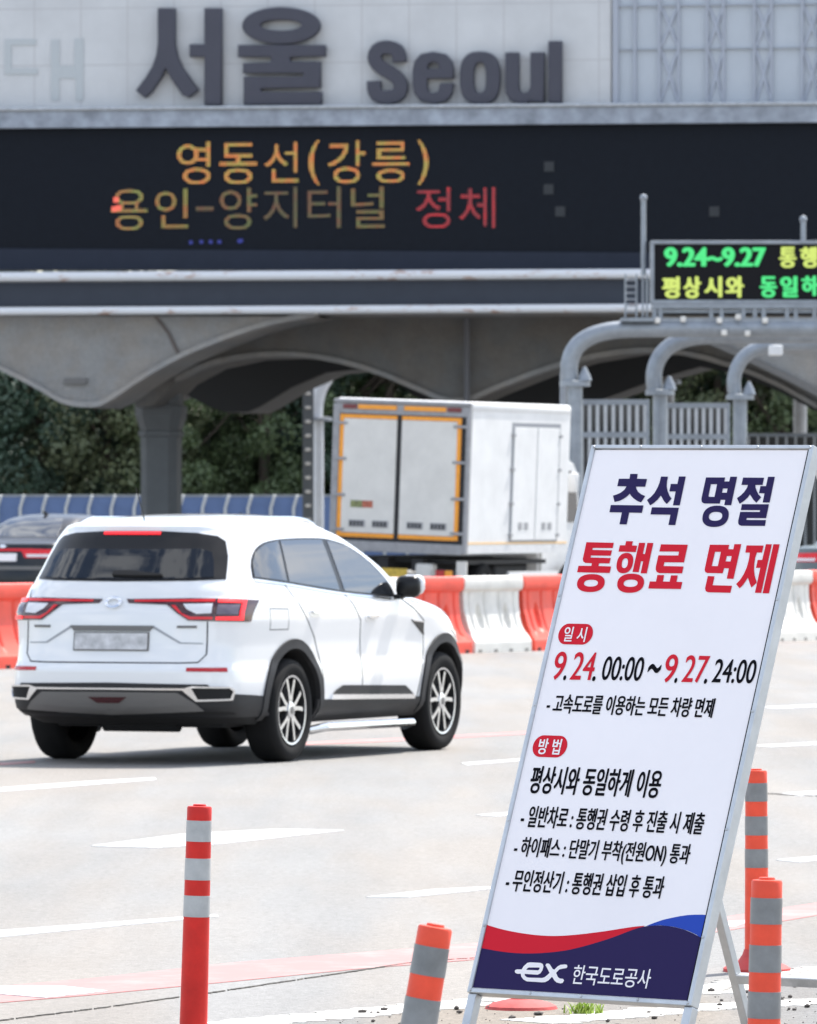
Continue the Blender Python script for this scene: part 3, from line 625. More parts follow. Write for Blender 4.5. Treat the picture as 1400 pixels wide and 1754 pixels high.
for sg in (-1, 1):
    # glazing: one dark band, chrome line round it
    win = [(.615,1.252),(.66,1.36),(.74,1.43),(.82,1.465),(.95,1.497),(1.21,1.516),(1.6,1.522),(1.93,1.520),(2.12,1.503),(2.34,1.468),(2.60,1.376),(2.80,1.257),(2.90,1.150),(2.86,1.108),(2.79,1.100),(1.94,1.146),(1.12,1.212),(.70,1.247)]
    trim = SU.patch('window_trim', [smooth_pts(win+[win[0]], 1)[:-1]], 'side', M_GLOSSBLK, suv, .003, sg)
    def inset(poly, k=.012):
        c = np.mean(poly, 0); return [tuple(np.array(p)+(c-np.array(p))/np.linalg.norm(c-np.array(p))*k) for p in poly]
    q1 = [(.64,1.26),(.68,1.36),(.75,1.42),(.83,1.452),(.95,1.483),(1.165,1.502),(1.085,1.228),(.72,1.255)]
    q2 = [(1.205,1.503),(1.6,1.509),(1.92,1.507),(1.945,1.158),(1.125,1.224)]
    q3 = [(2.0,1.500),(2.12,1.490),(2.335,1.455),(2.58,1.368),(2.78,1.248),(2.872,1.150),(2.84,1.120),(2.79,1.113),(2.025,1.154)]
    for q in (q1, q2, q3): SU.patch('window', [q], 'side', M_GLASS, suv, .006, sg)
    SU.patch('window_strip', [band([(.63,1.238),(1.12,1.203),(1.94,1.136),(2.80,1.090)], .012)], 'side', M_CHROME, suv, .006, sg)
    # doors, seams
    for ln in ([(1.945,1.14),(2.05,1.08),(2.29,1.0),(2.285,.7),(2.285,.33)] if False else [(1.99,1.143),(2.12,1.06),(2.235,.95),(2.26,.7),(2.26,.33)],):
        SU.patch('door_seam', [band(ln, .010)], 'side', M_SEAM, suv, .0012, sg)
    SU.patch('door_seam', [band([(1.03,1.215),(1.20,1.06),(1.30,.97),(1.45,.84),(1.56,.66),(1.60,.42)], .010)], 'side', M_SEAM, suv, .0012, sg)
    SU.patch('door_seam', [band([(2.93,1.11),(3.20,1.02),(3.385,.93),(3.40,.72),(3.32,.55),(3.24,.36)], .010)], 'side', M_SEAM, suv, .0012, sg)
    SU.patch('hood_seam', [band([(3.15,1.075),(3.55,1.035),(3.95,.955),(4.20,.86)], .008)], 'side', M_SEAM, suv, .0012, sg)
    for (hx, hz) in ((1.44, 1.010), (2.42, .963)):
        h = SU.patch('door_handle', [ell(hx, hz, .105, .030, 0, 2.6, 24)], 'side', M_WHITE, suv, .004, sg)
        SU.patch('handle_bar', [ell(hx+.01, hz+.008, .085, .013, 0, 3, 20)], 'side', M_CHROME, h, .026, sg, skin=-.008)
    SU.patch('fuel_flap', [[(.73,1.05),(1.0,1.045),(1.0,.90),(.73,.90)], [(.736,1.044),(.994,1.039),(.994,.906),(.736,.906)]], 'side', M_SEAM, suv, .001, sg)
    v = SU.patch('fender_vent', [[(3.15,.94),(3.36,.925),(3.39,.83),(3.30,.87)]], 'side', M_GLOSSBLK, suv, .008, sg)
    SU.patch('vent_strip', [[(3.15,.942),(3.36,.928),(3.36,.918),(3.17,.931)]], 'side', M_CHROME, v, .012, sg)
    # cladding
    SU.patch('sill_cladding', [[(1.48,.265),(3.40,.265),(3.40,.395),(1.48,.415)]], 'side', M_CLAD, suv, .010, sg)
    SU.patch('door_insert', [[(1.72,.435),(1.80,.475),(1.91,.505),(3.02,.480),(3.10,.45),(3.18,.415)]], 'side', M_CLAD, suv, .010, sg)
    SU.patch('sill_chrome', [[(1.70,.412),(1.72,.446),(3.17,.415),(3.19,.385)]], 'side', M_CHROME, suv, .020, sg)
    for cx in (XR_, XF_):
        arc = [(cx+.478*math.cos(R(a)), .36+.478*math.sin(R(a))) for a in range(-4, 185, 6)]; arc2 = [(cx+.412*math.cos(R(a)), .36+.412*math.sin(R(a))) for a in range(184, -5, -6)]
        lo_ = [(cx-.478, .30), (cx-.412, .30)]; 
        SU.patch('arch_trim', [arc+lo_+arc2+[(cx+.412, .30), (cx+.478, .30)]], 'side', M_CLAD, suv, .016, sg, .04, .02)
    # front bumper corner and rear bumper lower band
    sA = SU.s_of_x(.64, .42)
    SU.patch('bumper_cladding', [[(0.0, .325), (sA, .325), (sA, .46), (.80, .485), (.70, .545), (0, .555)]], 'wrap', M_CLAD, suv, .008, sg, .05)
    SU.patch('bumper_chrome', [[(.0,.522),(.55,.522),(.60,.536),(.86,.530),(.90,.50),(.87,.440),(.62,.437),(.535,.509),(0,.511)],
                               [(.595,.524),(.85,.519),(.878,.498),(.853,.452),(.635,.450)]], 'wrap', M_CHROME, suv, .022, sg, .04, -.004)
    SU.patch('exhaust_outlet', [[(.595,.524),(.85,.519),(.878,.498),(.853,.452),(.635,.450)]], 'wrap', M_DARK, suv, .012, sg, .04, -.002)
    SU.patch('diffuser', [[(0,.495),(.50,.492),(.60,.43),(.66,.375),(0,.350)]], 'wrap', M_SATIN, suv, .016, sg, .05, -.004)
    SU.patch('reflector', [[(.56,.632),(.85,.628),(.84,.655),(.56,.655)]], 'wrap', M_REFLECT, suv, .006, sg)
    # tail lamps
    SE = SU.s_of_x(.55, 1.05); SS = SU.s_of_x(.20, 1.05)
    lamp = SU.patch('tail_lamp', [[(.09,1.112),(.55,1.118),(SE,1.104),(SE-.07,.962),(.545,.972),(.47,1.018),(.385,1.078),(.11,1.087)]], 'wrap', M_LAMPHOUSE, suv, .010, sg, .04)
    SU.patch('lens', [[(.15,1.106),(SS-.01,1.110),(SS-.01,1.092),(.40,1.094),(.38,1.094),(.155,1.093)]], 'wrap', M_LAMPRED, lamp, .014, sg, .04, 0)
    SU.patch('lens', [[(.42,1.070),(.45,1.070),(.50,1.020),(.56,.997),(SS-.01,.997),(SS-.01,.980),(.55,.980),(.48,1.022)]], 'wrap', M_LAMPRED, lamp, .014, sg, .04, 0)
    SU.patch('reversing_lamp', [[(.50,1.078),(SS-.02,1.080),(SS-.02,1.020),(.60,1.015),(.53,1.045)]], 'wrap', M_LAMPWHITE, lamp, .013, sg, .04, 0)
    e2 = SE-.16
    SU.patch('brake_light', [[(SS+.01,1.110),(e2,1.106),(e2-.012,.972),(SS+.01,.976),(SS+.01,.997),(e2-.052,.998),(e2-.040,1.086),(SS+.01,1.088)]], 'wrap', M_LAMPLIT, lamp, .016, sg, .03, 0)
    SU.patch('reversing_lamp', [[(SS+.015,1.074),(e2-.06,1.072),(e2-.07,1.012),(SS+.015,1.012)]], 'wrap', mat('smoked_lens', (.12, .10, .13), .15), lamp, .013, sg, .04, 0)
    # mirror
    mb = MB(); mb.box((2.93, sg*.965, 1.175), (.12, .175, .155), Matrix.Rotation(sg*R(-8), 3, 'Z'), .045); mir = mb.build('mirror', M_GLOSSBLK, suv, True, 60)
    mb = MB(); mb.box((2.985, sg*.975, 1.188), (.10, .178, .140), Matrix.Rotation(sg*R(-8), 3, 'Z'), .045); mb.build('mirror_cap', M_WHITE, mir, True, 60)
    mb = MB(); mb.box((2.90, sg*.89, 1.105), (.08, .10, .035), None, .012); mb.build('mirror_arm', M_GLOSSBLK, mir)
    # roof rail, side step
    rail = []
    for i in range(16):
        x = .80+1.42*i/15; e_ = min(1, i/1.5, (15-i)/1.5)
        zs_ = np.linspace(1.50, 1.685, 80); zz = max(z for z in zs_ if SU.side(x, z)[1] >= .56); rail.append((x, sg*.565, zz+.024*min(1, e_)-.012))
    mb = MB(); mb.tube(rail, .016, 8); mb.build('roof_rail', M_CHROME, suv, True)
    mb = MB(); mb.tube([(1.56, sg*.80, .20), (1.62, sg*.895, .225), (3.16, sg*.895, .215), (3.24, sg*.80, .19)], .030, 10); mb.build('side_step', M_CHROME, suv, True)
    for cx in (XR_, XF_): make_wheel(suv, cx, .835 if sg > 0 else -.765, .352, .352, .240, .243, sg)
# tailgate
SU.patch('rear_glass_surround', [[(-.70,1.246),(-.665,1.40),(-.625,1.50),(-.575,1.535),(-.45,1.556),(-.2,1.569),(.2,1.569),(.45,1.556),(.565,1.535),(.605,1.50),(.64,1.40),(.675,1.246),(.5,1.237),(0,1.232),(-.5,1.237)]], 'rear', M_GLOSSBLK, suv, .006)
SU.patch('rear_window', [[(-.635,1.258),(-.605,1.36),(-.575,1.425),(-.51,1.447),(0,1.442),(.49,1.447),(.55,1.425),(.58,1.36),(.61,1.258),(.4,1.247),(-.4,1.247)]], 'rear', M_REARGLASS, suv, .010)
SU.patch('high_brake_light', [[(-.21,1.560),(.21,1.560),(.21,1.544),(-.21,1.544)]], 'rear', M_LAMPLIT, suv, .014, skin=0)
SU.patch('rear_wiper', [[(.04,1.288),(-.08,1.290),(-.32,1.268),(-.32,1.258),(-.1,1.258),(.04,1.262)]], 'rear', M_DARK, suv, .030, skin=-.01)
SU.patch('tailgate_seam', [band([(.745,1.24),(.70,1.12),(.655,1.115)], .008)], 'rear', M_SEAM, suv, .002)
SU.patch('tailgate_seam', [band([(.665,.965),(.665,.745),(.62,.692),(.5,.688),(-.5,.688),(-.62,.692),(-.665,.745),(-.665,.965)], .009)], 'rear', M_SEAM, suv, .002)
M_RECESS = M_WHITE
SU.patch('recess_shade_line', [[(-.64,.822),(-.50,.826),(-.31,.935),(.31,.935),(.50,.826),(.64,.822),(.64,.814),(.49,.817),(.305,.918),(-.305,.918),(-.49,.817),(-.64,.814)]], 'rear', mat('crease_shade', (.30,.31,.33), .5), suv, .003)  # thin grey strip paints the shade line along the recess edge
SU.patch('plate_handle', [[(-.31,.936),(.31,.936),(.28,.900),(-.28,.900)]], 'rear', M_SATIN, suv, .012)
SU.patch('plate_frame', [[(-.278,.893),(.278,.893),(.278,.767),(-.278,.767)]], 'rear', M_SATIN, suv, .010, skin=0)
SU.patch('licence_plate', [[(-.268,.885),(.268,.885),(.268,.775),(-.268,.775)]], 'rear', M_PLATE, suv, .014, skin=0)
ring = SU.patch('emblem', [ell(0, 1.088, .062, .038, 0, 2, 30), ell(0, 1.088, .040, .022, 0, 2, 30)], 'rear', M_CHROME, suv, .018, step=.03)
for a in (-1, 1):
    SU.patch('badge', [[(a*.47,.938),(a*.60,.938),(a*.60,.922),(a*.47,.922)]], 'rear', M_SATIN, suv, .008, skin=0)
SU.patch('fog_lamp', [[(-.14,.462),(.14,.462),(.08,.425),(-.08,.425)]], 'rear', M_LAMPHOUSE, suv, .022, skin=-.01)
mb = MB(); mb.tube([(.62, 0, 1.60), (.46, .0, 1.86)], [.006, .003], 6); mb.lathe([(.028,1.612),(.022,1.632),(.006,1.645)], 12, 'Z', (.62,0,0)); mb.build('antenna', M_GLOSSBLK, suv)
# front end
for sg in (-1, 1):
    a0, a1 = SU.s_of_x(4.45, .85), SU.s_of_x(4.2, .85)
    SU.patch('headlamp', [[(3.95,.86),(4.25,.83),(4.50,.80),(4.52,.74),(4.25,.76)]], 'side', M_LAMPWHITE, suv, .008, sg)

# saloon cars
def make_saloon(paint, label, loc, yaw, zs):
    t = thing('saloon_car', label, 'car', loc, yaw)
    rows = [(.22, .30, 4.55, .78, .25, .5), (.30, .10, 4.70, .86, .3, .6), (.42, .02, 4.84, .90, .34, .7), (.55, .0, 4.88, .91, .35, .8), (.72, .02, 4.88, .915, .35, .85), (.85, .04, 4.82, .92, .35, .9),
            (.95, .06, 4.62, .915, .35, .9), (1.02, .09, 4.2, .91, .35, .8), (1.055, .12, 3.75, .90, .33, .7), (1.08, .25, 3.50, .86, .4, .5), (1.10, .62, 3.58, .82, .5, .5), (1.14, .80, 3.50, .79, .35, .5),
            (1.22, .98, 3.32, .75, .35, .5), (1.31, 1.17, 3.08, .70, .35, .5), (1.39, 1.38, 2.90, .64, .4, .5), (1.435, 1.56, 2.78, .57, .4, .5), (1.462, 1.72, 2.66, .46, .35, .3), (1.475, 1.85, 2.52, .30, .2, .2), (1.48, 2.0, 2.15, .08, .07, .07)]
    rows = [(r[0]*zs, *r[1:]) for r in rows]
    sh = Shell(rows, 5, .08); z_ = lambda p: [(a, b*zs) for a, b in p]
    sh.body('body', paint, t, [(1.02, .35, .38), (3.98, .35, .38)])
    for sg in (-1, 1):
        sh.patch('side_window', [z_([(1.15,1.13),(1.40,1.29),(1.62,1.375),(2.1,1.40),(2.6,1.36),(3.0,1.20),(3.1,1.10)])], 'side', M_GLASS, t, .005, sg)
        lamp = sh.patch('tail_lamp', [z_([(.32,.985),(1.05,.975),(1.05,.86),(.40,.86)])], 'wrap', M_LAMPRED, t, .008, sg)
        sh.patch('lens', [z_([(.42,.910),(1.02,.910),(1.02,.872),(.44,.872)])], 'wrap', M_LAMPWHITE, lamp, .012, sg, .05, 0)
        for cx in (1.02, 3.98): make_wheel(t, cx, sg*.77, .33, .33, .22, .23, sg)
        mb = MB(); mb.box((3.0, sg*.98, 1.10*zs), (.12, .20, .14), None, .04); mb.build('mirror', paint, t, True)
    sh.patch('rear_window', [z_([(-.58,1.15),(-.50,1.32),(-.42,1.405),(.42,1.405),(.50,1.32),(.58,1.15)])], 'rear', M_GLASS, t, .004)
    sh.patch('light_strip', [z_([(-.5,.985),(.5,.985),(.5,.955),(-.5,.955)])], 'rear', M_LAMPRED, t, .009)
    sh.patch('licence_plate', [z_([(-.26,.92),(.26,.92),(.26,.81),(-.26,.81)])], 'rear', M_BANNER, t, .012)
    sh.patch('emblem', [z_(ell(0, 1.02, .06, .022))], 'rear', M_CHROME, t, .010)
    sh.patch('bumper_strip', [z_([(-.80,.74),(.80,.74),(.80,.69),(-.80,.69)])], 'rear', M_SATIN, t, .012)
    mb = MB(); mb.bx(.35, 4.4, -.68, .68, .18, .40, .03); mb.build('underbody', M_DARK, t)
    mb = MB(); mb.box((1.72, 0, 1.475*zs), (.18, .035, .06), Matrix.Rotation(R(18), 3, 'Y'), .012); mb.build('antenna', M_GLOSSBLK, t)
    return t
M_NAVYCAR = mat('dark_blue_car_paint', (0.006, 0.007, 0.011), 0.3, spec=.3, coat=.25)
M_SILVERCAR = mat('silver_car_paint', (0.55, 0.57, 0.60), 0.3, 0.4, coat=1.0)
def carloc(px, Y): return Vector(((px-CX)/F*Y, Y, 0))
make_saloon(M_NAVYCAR, 'dark saloon with a red light strip waiting behind the orange barrier', carloc(1, 117), R(90-22), 1.13)
make_saloon(M_SILVERCAR, 'silver saloon mostly hidden behind the roof of the white car', carloc(345, 123), R(90-22), 1.11)
make_saloon(mat('slate_car_paint', (.09, .11, .115), .35, coat=.5), 'slate grey saloon just visible past the right edge of the notice board', carloc(1440, 112), R(90-24), 1.09)

# ------------------------------------------------------------------ water filled barriers
def make_barrier():
    LEN, H = 1.44, .92
    prof = [(.30, .0), (.30, .12), (.285, .15), (.24, .22), (.185, .32), (.15, .44), (.130, .56), (.125, .68), (.128, .735), (.165, .77), (.172, .84), (.165, .895), (.14, .92), (.0, .925)]
    P = catmull(prof, 4); nu = 90; vs, fs = [], []
    us = np.linspace(0, 1, nu)
    def sd(u, z, y):
        g = 0
        for c in (.10, .37, .63, .90): g += math.exp(-((u-c)/.016)**2)
        if .16 < z < .76: y -= .030*g*min(1, (z-.16)/.08, (.76-z)/.06)
        for c in (.235, .765) if False else (.25, .50, .75):
            e = ((u-c)/.055)**2+((z-.40)/.17)**2
            if c != .50 and e < 1.6: y -= .075*max(0, 1-e)**.6 if e < 1 else 0
        return y
    for sg in (1, -1):
        o = len(vs)
        for (y, z) in P:
            e0 = .055 if .22 < z < .45 else (.02 if z < .22 else (.0 if z > .74 else .035))
            for u in us: vs.append((e0+(LEN-2*e0)*u, sg*sd(u, z, y), z))
        for i in range(len(P)-1):
            for j in range(nu-1):
                q = (o+i*nu+j, o+i*nu+j+1, o+(i+1)*nu+j+1, o+(i+1)*nu+j); fs.append(q if sg < 0 else q[::-1])
    n1 = len(P)*nu
    for j in (0, nu-1):
        for i in range(len(P)-1):
            q = (i*nu+j, (i+1)*nu+j, n1+(i+1)*nu+j, n1+i*nu+j); fs.append(q if j == 0 else q[::-1])
    me = bpy.data.meshes.new('barrier'); me.from_pydata(vs, [], fs); me.update(); return me
bar_me = make_barrier()
bd = Vector((.5, .866, 0)); b0 = Vector((-4.39, 80.2, 0)); byaw = math.atan2(bd.y, bd.x)
kb = {}
vis = {-1: 'white barrier unit at the near end of the row', 0: 'orange barrier unit beside the rear corner of the white car, below the dark saloon', 6: 'orange barrier unit just ahead of the white car bonnet',
       7: 'white barrier unit between two orange units, below the truck wheel', 8: 'orange barrier unit touching the left edge of the notice board', 12: 'orange barrier unit of which only the foot shows past the notice board', 13: 'white barrier unit right of the notice board edge'}
order = {1: 'second', 2: 'third', 3: 'fourth', 4: 'fifth', 5: 'sixth'}
starts = [-2.42, -.95]+[1.03+1.47*k for k in range(16)]
P_ = []
for t0 in starts:
    d_ = bd if t0 < 11 else Vector((.45, .893, 0)); P_.append((b0+bd*t0 if t0 < 11.4 else b0+bd*11.32+d_*(t0-11.32), d_))
for k, (pos, d_) in enumerate(P_):
    i = k-1; white = k in (0, 2) or (k > 2 and k % 2 == 0)
    me = bar_me if i == -1 else bar_me.copy()
    o = bpy.data.objects.new('water_barrier', me); COL.objects.link(o)
    me.materials.clear(); me.materials.append(M_BARWHITE if white else M_BARRED); me.shade_smooth(); me.set_sharp_from_angle(angle=R(50))
    c_ = 'white' if white else 'orange'
    lab = vis.get(i)
    if not lab and i in order: lab = f'{c_} barrier unit hidden behind the white car, {order[i]} from the dark saloon'
    if not lab: lab = f'{c_} barrier unit behind the notice board, {i-8} along from the last visible one' if i < 13 else f'{c_} barrier unit far along the row beyond the notice board, place {i}'
    tag(o, lab, 'barrier', 'red and white water barriers'); o.location = pos; o.rotation_euler = (0, 0, math.atan2(d_.y, d_.x))
    mb = MB()
    for u in (.37, .63, .9, .1):
        mb.bx(1.44*u-.05, 1.44*u+.05, -.303, .303, .0, .045, .01)
    mb.build('drain_slot', M_DARK if not white else mat('slot_grey', (.25,.24,.22), .9), o)

# ------------------------------------------------------------------ truck
TY = 121.0
tp = Vector(((559-CX)/F*122.2, 122.2, 0.055))
TYAW = R(90-23)
truck = thing('box_truck', 'white box truck with orange trimmed rear doors stopped beyond the barriers', 'truck', tp, TYAW)
truck.rotation_euler = (R(2.2), 0, TYAW)
M_TWHITE = mat('truck_white_panel', (.68, .68, .675), .45, noise=.09, nscale=2)
M_TGREY = mat('truck_grey_frame', (.30, .30, .31), .6, noise=.2, nscale=6)
M_TDOOR = mat('truck_door_panel', (.64, .622, .585), .5, noise=.10, nscale=2)
M_TORANGE = mat('orange_reflective_tape', (.85, .33, .03), .5, noise=.1)
M_TBLACK = mat('black_door_seal', (.02, .02, .022), .7)
TW, TL = 2.47, 4.5
def RB(mb, u0, u1, z0, z1, x0, x1, bev=0): return mb.bx(x0, x1, -u1, -u0, z0, z1, bev)     # u runs left to right on the rear
mb = MB(); RB(mb, .02, TW-.02, 1.06, 3.46, .06, TL, .0); mb.build('box', M_TWHITE, truck)
mb = MB(); RB(mb, .0, TW, 3.38, 3.56, .10, TL+.02, .06); mb.build('roof_rail', M_TWHITE, truck, True)
mb = MB(); RB(mb, 0, .12, .92, 3.46, 0, .1, .01); RB(mb, TW-.07, TW, .92, 3.46, 0, .1, .01); RB(mb, .12, TW-.07, .90, 1.08, 0, .1, .01); RB(mb, .0, TW, 3.47, 3.54, 0, .1, .02); RB(mb, .12, TW-.07, 3.29, 3.46, .015, .1); mb.build('rear_frame', M_TGREY, truck)
mb = MB(); RB(mb, .12, TW-.07, 1.08, 3.29, .03, .06); mb.build('door_seal', M_TBLACK, truck)
for (a, b) in ((.20, 1.155), (1.245, 2.24)):
    d = MB(); RB(d, a, b, 1.22, 3.20, .005, .04, .006); d_o = d.build('rear_door', M_TDOOR, truck)
    out = a if a < 1 else b; s_ = -1 if a < 1 else 1
    e = MB()
    RB(e, min(out, out+s_*.07), max(out, out+s_*.07), 1.15, 3.27, .008, .035); RB(e, a, b, 1.145, 1.215, .008, .035); RB(e, a, b, 3.205, 3.27, .008, .035)
    e.build('orange_tape', M_TORANGE, d_o)
    for z in (3.12, 2.50, 1.87, 1.27):
        e = MB(); RB(e, min(out-s_*.06, out+s_*.17), max(out-s_*.06, out+s_*.17), z-.025, z+.025, -.02, .02, .006); e.build('hinge', M_TGREY, d_o)
    for k in (0.15, .57):
        e = MB(); RB(e, a+k, a+k+.29, 1.32, 1.44, -.004, .02); vv = e.build('vent', M_TGREY, d_o)
        e = MB(); [RB(e, a+k+.02+.065*q, a+k+.06+.065*q, 1.335, 1.425, -.008, .0) for q in range(4)]; e.build('vent_slot', M_TBLACK, vv)
e = MB(); RB(e, .37, .58, 1.66, 1.78, -.002, .004); e.build('sticker', mat('green_sticker', (.22,.24,.10), .6, noise=.6, nscale=14), truck)
e = MB(); RB(e, .585, .77, 1.66, 1.78, -.002, .004); e.build('sticker', mat('red_sticker', (.45,.13,.08), .6, noise=.6, nscale=14), truck)
for (a, b, m) in ((.18,.42,'r'),(.45,1.14,'o'),(1.28,2.03,'o'),(2.06,2.30,'r')):
    e = MB(); RB(e, a, b, 3.37, 3.445, -.006, .02); e.build('marker_strip', M_TORANGE if m == 'o' else mat('dark_red_marker', (.16,.03,.03), .5), truck)
# side doors on the right
yR = -TW+.02
def SB(mb, x0, x1, z0, z1, o0, o1, bev=0): return mb.bx(x0, x1, yR-o1, yR-o0, z0, z1, bev)
e = MB(); SB(e, 1.90, 4.05, 1.12, 3.22, 0, .008); fr = e.build('side_door_frame', mat('side_door_gap', (.25,.26,.28), .7), truck)
for (a, b) in ((1.97, 2.98), (3.02, 3.98)):
    e = MB(); SB(e, a, b, 1.16, 3.14, .004, .022, .005); dd = e.build('side_door', M_TWHITE, truck)
    for k in (.28, .55):
        q = MB(); SB(q, a+k, a+k+.16, 1.34, 1.47, .02, .028); q.build('vent', M_TGREY, dd)
for z in (3.0, 2.4, 1.8, 1.25):
    for xa, xb in ((1.86, 1.99), (3.96, 4.08)): e = MB(); SB(e, xa, xb, z-.03, z+.03, .01, .04, .005); e.build('hinge', M_TGREY, truck)
e = MB(); SB(e, .1, TL, 1.095, 1.125, .004, .012); e.build('orange_tape', mat('faded_orange_tape', (.8,.5,.2), .5), truck)
e = MB(); SB(e, .04, TL, .93, 1.075, -.1, .012); e.build('sill', mat('pale_sill', (.62,.62,.62), .5, noise=.1), truck)
# chassis
mb = MB(); mb.bx(.15, 6.6, -1.65, -1.45, .72, .93); mb.bx(.15, 6.6, -1.02, -.82, .72, .93); mb.bx(.4, 4.1, -2.25, -.2, .86, .93); mb.bx(2.2, 3.6, -2.1, -1.7, .45, .85, .05); mb.build('chassis', M_TBLACK, truck)
e = MB(); RB(e, .25, 2.25, .42, .53, .06, .16, .01); e.build('rear_bumper', M_TBLACK, truck)
e = MB(); [RB(e, a, a+.28, .425, .50, .045, .065) for a in (.30, 1.2, 1.92)]; e.build('bumper_tape', M_REFLECT, truck)
e = MB(); [RB(e, a, a+.22, .425, .50, .043, .063) for a in (.62, 1.55)]; e.build('bumper_tape', M_TORANGE, truck)
e = MB(); RB(e, .95, 1.42, .60, .76, .03, .05, .004); e.build('licence_plate', mat('yellow_plate', (.62,.42,.06), .5, noise=.4, nscale=16), truck)
for a in (.22, 1.93):
    e = MB(); RB(e, a, a+.32, .58, .78, .02, .12, .01); hl = e.build('tail_lamp', M_TBLACK, truck)
    e = MB(); RB(e, a+.01, a+.17, .60, .76, .0, .03, .005); e.build('lens', M_REFLECT, hl)
    e = MB(); RB(e, a+.18, a+.31, .60, .76, .0, .03, .005); e.build('lens', M_TORANGE, hl)
e = MB(); RB(e, 2.27, 2.45, .50, .92, .10, .14); e.build('mudguard', M_TDOOR, truck)
e = MB(); RB(e, .06, .22, .50, .92, .10, .14); e.build('mudguard', M_TDOOR, truck)
e = MB(); RB(e, 1.52, 1.84, .58, .86, .1, .35, .05); e.build('spare_bracket', M_TDOOR, truck)
e = MB(); SB(e, 2.0, 4.2, .56, .74, -.05, -.01); e.build('side_guard', M_TWHITE, truck)
for (cx) in (1.25, 5.55):
    for y in (-.28, -2.19):
        mb = MB(); mb.lathe([(.27,-.13),(.40,-.14),(.44,-.10),(.44,.10),(.40,.14),(.27,.13),(.27,-.13)], 36, 'Y'); w_ = mb.build('wheel', M_RUBBER, truck, True); w_.location = (cx, y, .44)
        mb = MB(); mb.lathe([(.27,-.10),(.24,-.12),(.16,-.02),(.0,-.02)], 28, 'Y'); mb.lathe([(.27,.10),(.24,.12),(.16,.02),(.0,.02)], 28, 'Y'); mb.build('rim', M_TGREY, w_, True)
BOXED = ('box', 'roof_rail', 'rear_frame', 'door_seal', 'rear_door', 'orange_tape', 'hinge', 'vent', 'vent_slot', 'sticker', 'marker_strip', 'side_door_frame', 'side_door', 'sill')
for o in bpy.data.objects:                     # the load box sits a little higher on its chassis
    r_ = o
    while r_.parent: r_ = r_.parent
    if r_ is truck and o.type == 'MESH' and o.name.split('.')[0] in BOXED:
        for v in o.data.vertices: v.co.z = 3.56-(3.56-v.co.z)*.955
# cab
prof = [(4.72,.62),(6.55,.62),(6.62,1.0),(6.55,1.5),(6.30,2.45),(6.1,2.62),(4.85,2.62),(4.72,2.5)]
mb = MB(); vs = [(x, -.30, z) for x, z in prof]+[(x, -1.90, z) for x, z in prof]; n_ = len(prof)
mb.add(vs, [tuple(range(n_)), tuple(range(2*n_-1, n_-1, -1))]+[(i, i+n_, (i+1) % n_+n_, (i+1) % n_) for i in range(n_)])
o = mb.build('cab', M_TWHITE, truck)
bm = bmesh.new(); bm.from_mesh(o.data); bmesh.ops.recalc_face_normals(bm, faces=bm.faces); bmesh.ops.bevel(bm, geom=list(bm.edges), offset=.06, segments=2, affect='EDGES'); bm.to_mesh(o.data); bm.free()
for y in (-.295, -1.905):
    mb = MB(); q = [(5.05,1.55),(6.38,1.55),(6.17,2.35),(5.05,2.38)]; s_ = -1 if y < -1 else 1
    mb.add([(x, y, z) for x, z in q]+[(x, y+s_*.012, z) for x, z in q], [(0,1,2,3),(7,6,5,4),(0,4,5,1),(1,5,6,2),(2,6,7,3),(3,7,4,0)]); mb.build('cab_window', M_GLASS, truck)
    mb = MB(); mb.box((4.86, y+s_*.50, 2.24), (.10, .18, .34), None, .04); mr = mb.build('mirror', M_TWHITE, truck, True)
    mb = MB(); mb.tube([(4.9, y, 2.40), (4.86, y+s_*.45, 2.42)], .02, 6); mb.build('mirror_arm', M_TBLACK, mr)
mb = MB(); mb.add([(6.575,-.3,1.55),(6.575,-1.80,1.55),(6.36,-1.78,2.38),(6.36,-.34,2.38),(6.52,-.3,1.55),(6.52,-1.80,1.55),(6.30,-1.78,2.38),(6.30,-.34,2.38)], [(0,1,2,3),(7,6,5,4),(0,4,5,1),(1,5,6,2),(2,6,7,3),(3,7,4,0)]); mb.build('windscreen', M_GLASS, truck)

# ------------------------------------------------------------------ toll gate
TGY, TGA = 190.0, R(10)
gate = thing('toll_gate', 'wide motorway toll gate with large dark grey place name letters and LED board', 'toll gate', (0, TGY, 0), -TGA)
ce, cn = Vector((math.cos(TGA), -math.sin(TGA), 0)), Vector((math.sin(TGA), math.cos(TGA), 0))
def fp(px, py, dy=0.0):                    # pixel -> gate plane (x, z) at depth dy behind the front
    d = Vector(((px-CX)/F, 1, -(py-CY)/F)); t = (TGY*cn.y+dy)/d.dot(cn); q = d*t-Vector((0, TGY, 0)); return q.dot(ce), q.z+CAMH
def slab(name, polys, m, dy, thick, parent=gate, bevel=0.0, smooth=False):     # outline in the gate plane, thickened backwards
    me = polyfill(polys, thick/2-bevel, bevel)
    for v in me.vertices: v.co = Vector((v.co.x, dy+thick/2-v.co.z, v.co.y))
    me.flip_normals(); return link(name, me, m, parent, smooth)
def fpoly(pts, dy=0): return [fp(x, y, dy) for x, y in pts]
def quad(x0, y0, x1, y1, x2, y2, x3, y3, dy=0): return fpoly([(x0,y0),(x1,y1),(x2,y2),(x3,y3)], dy)
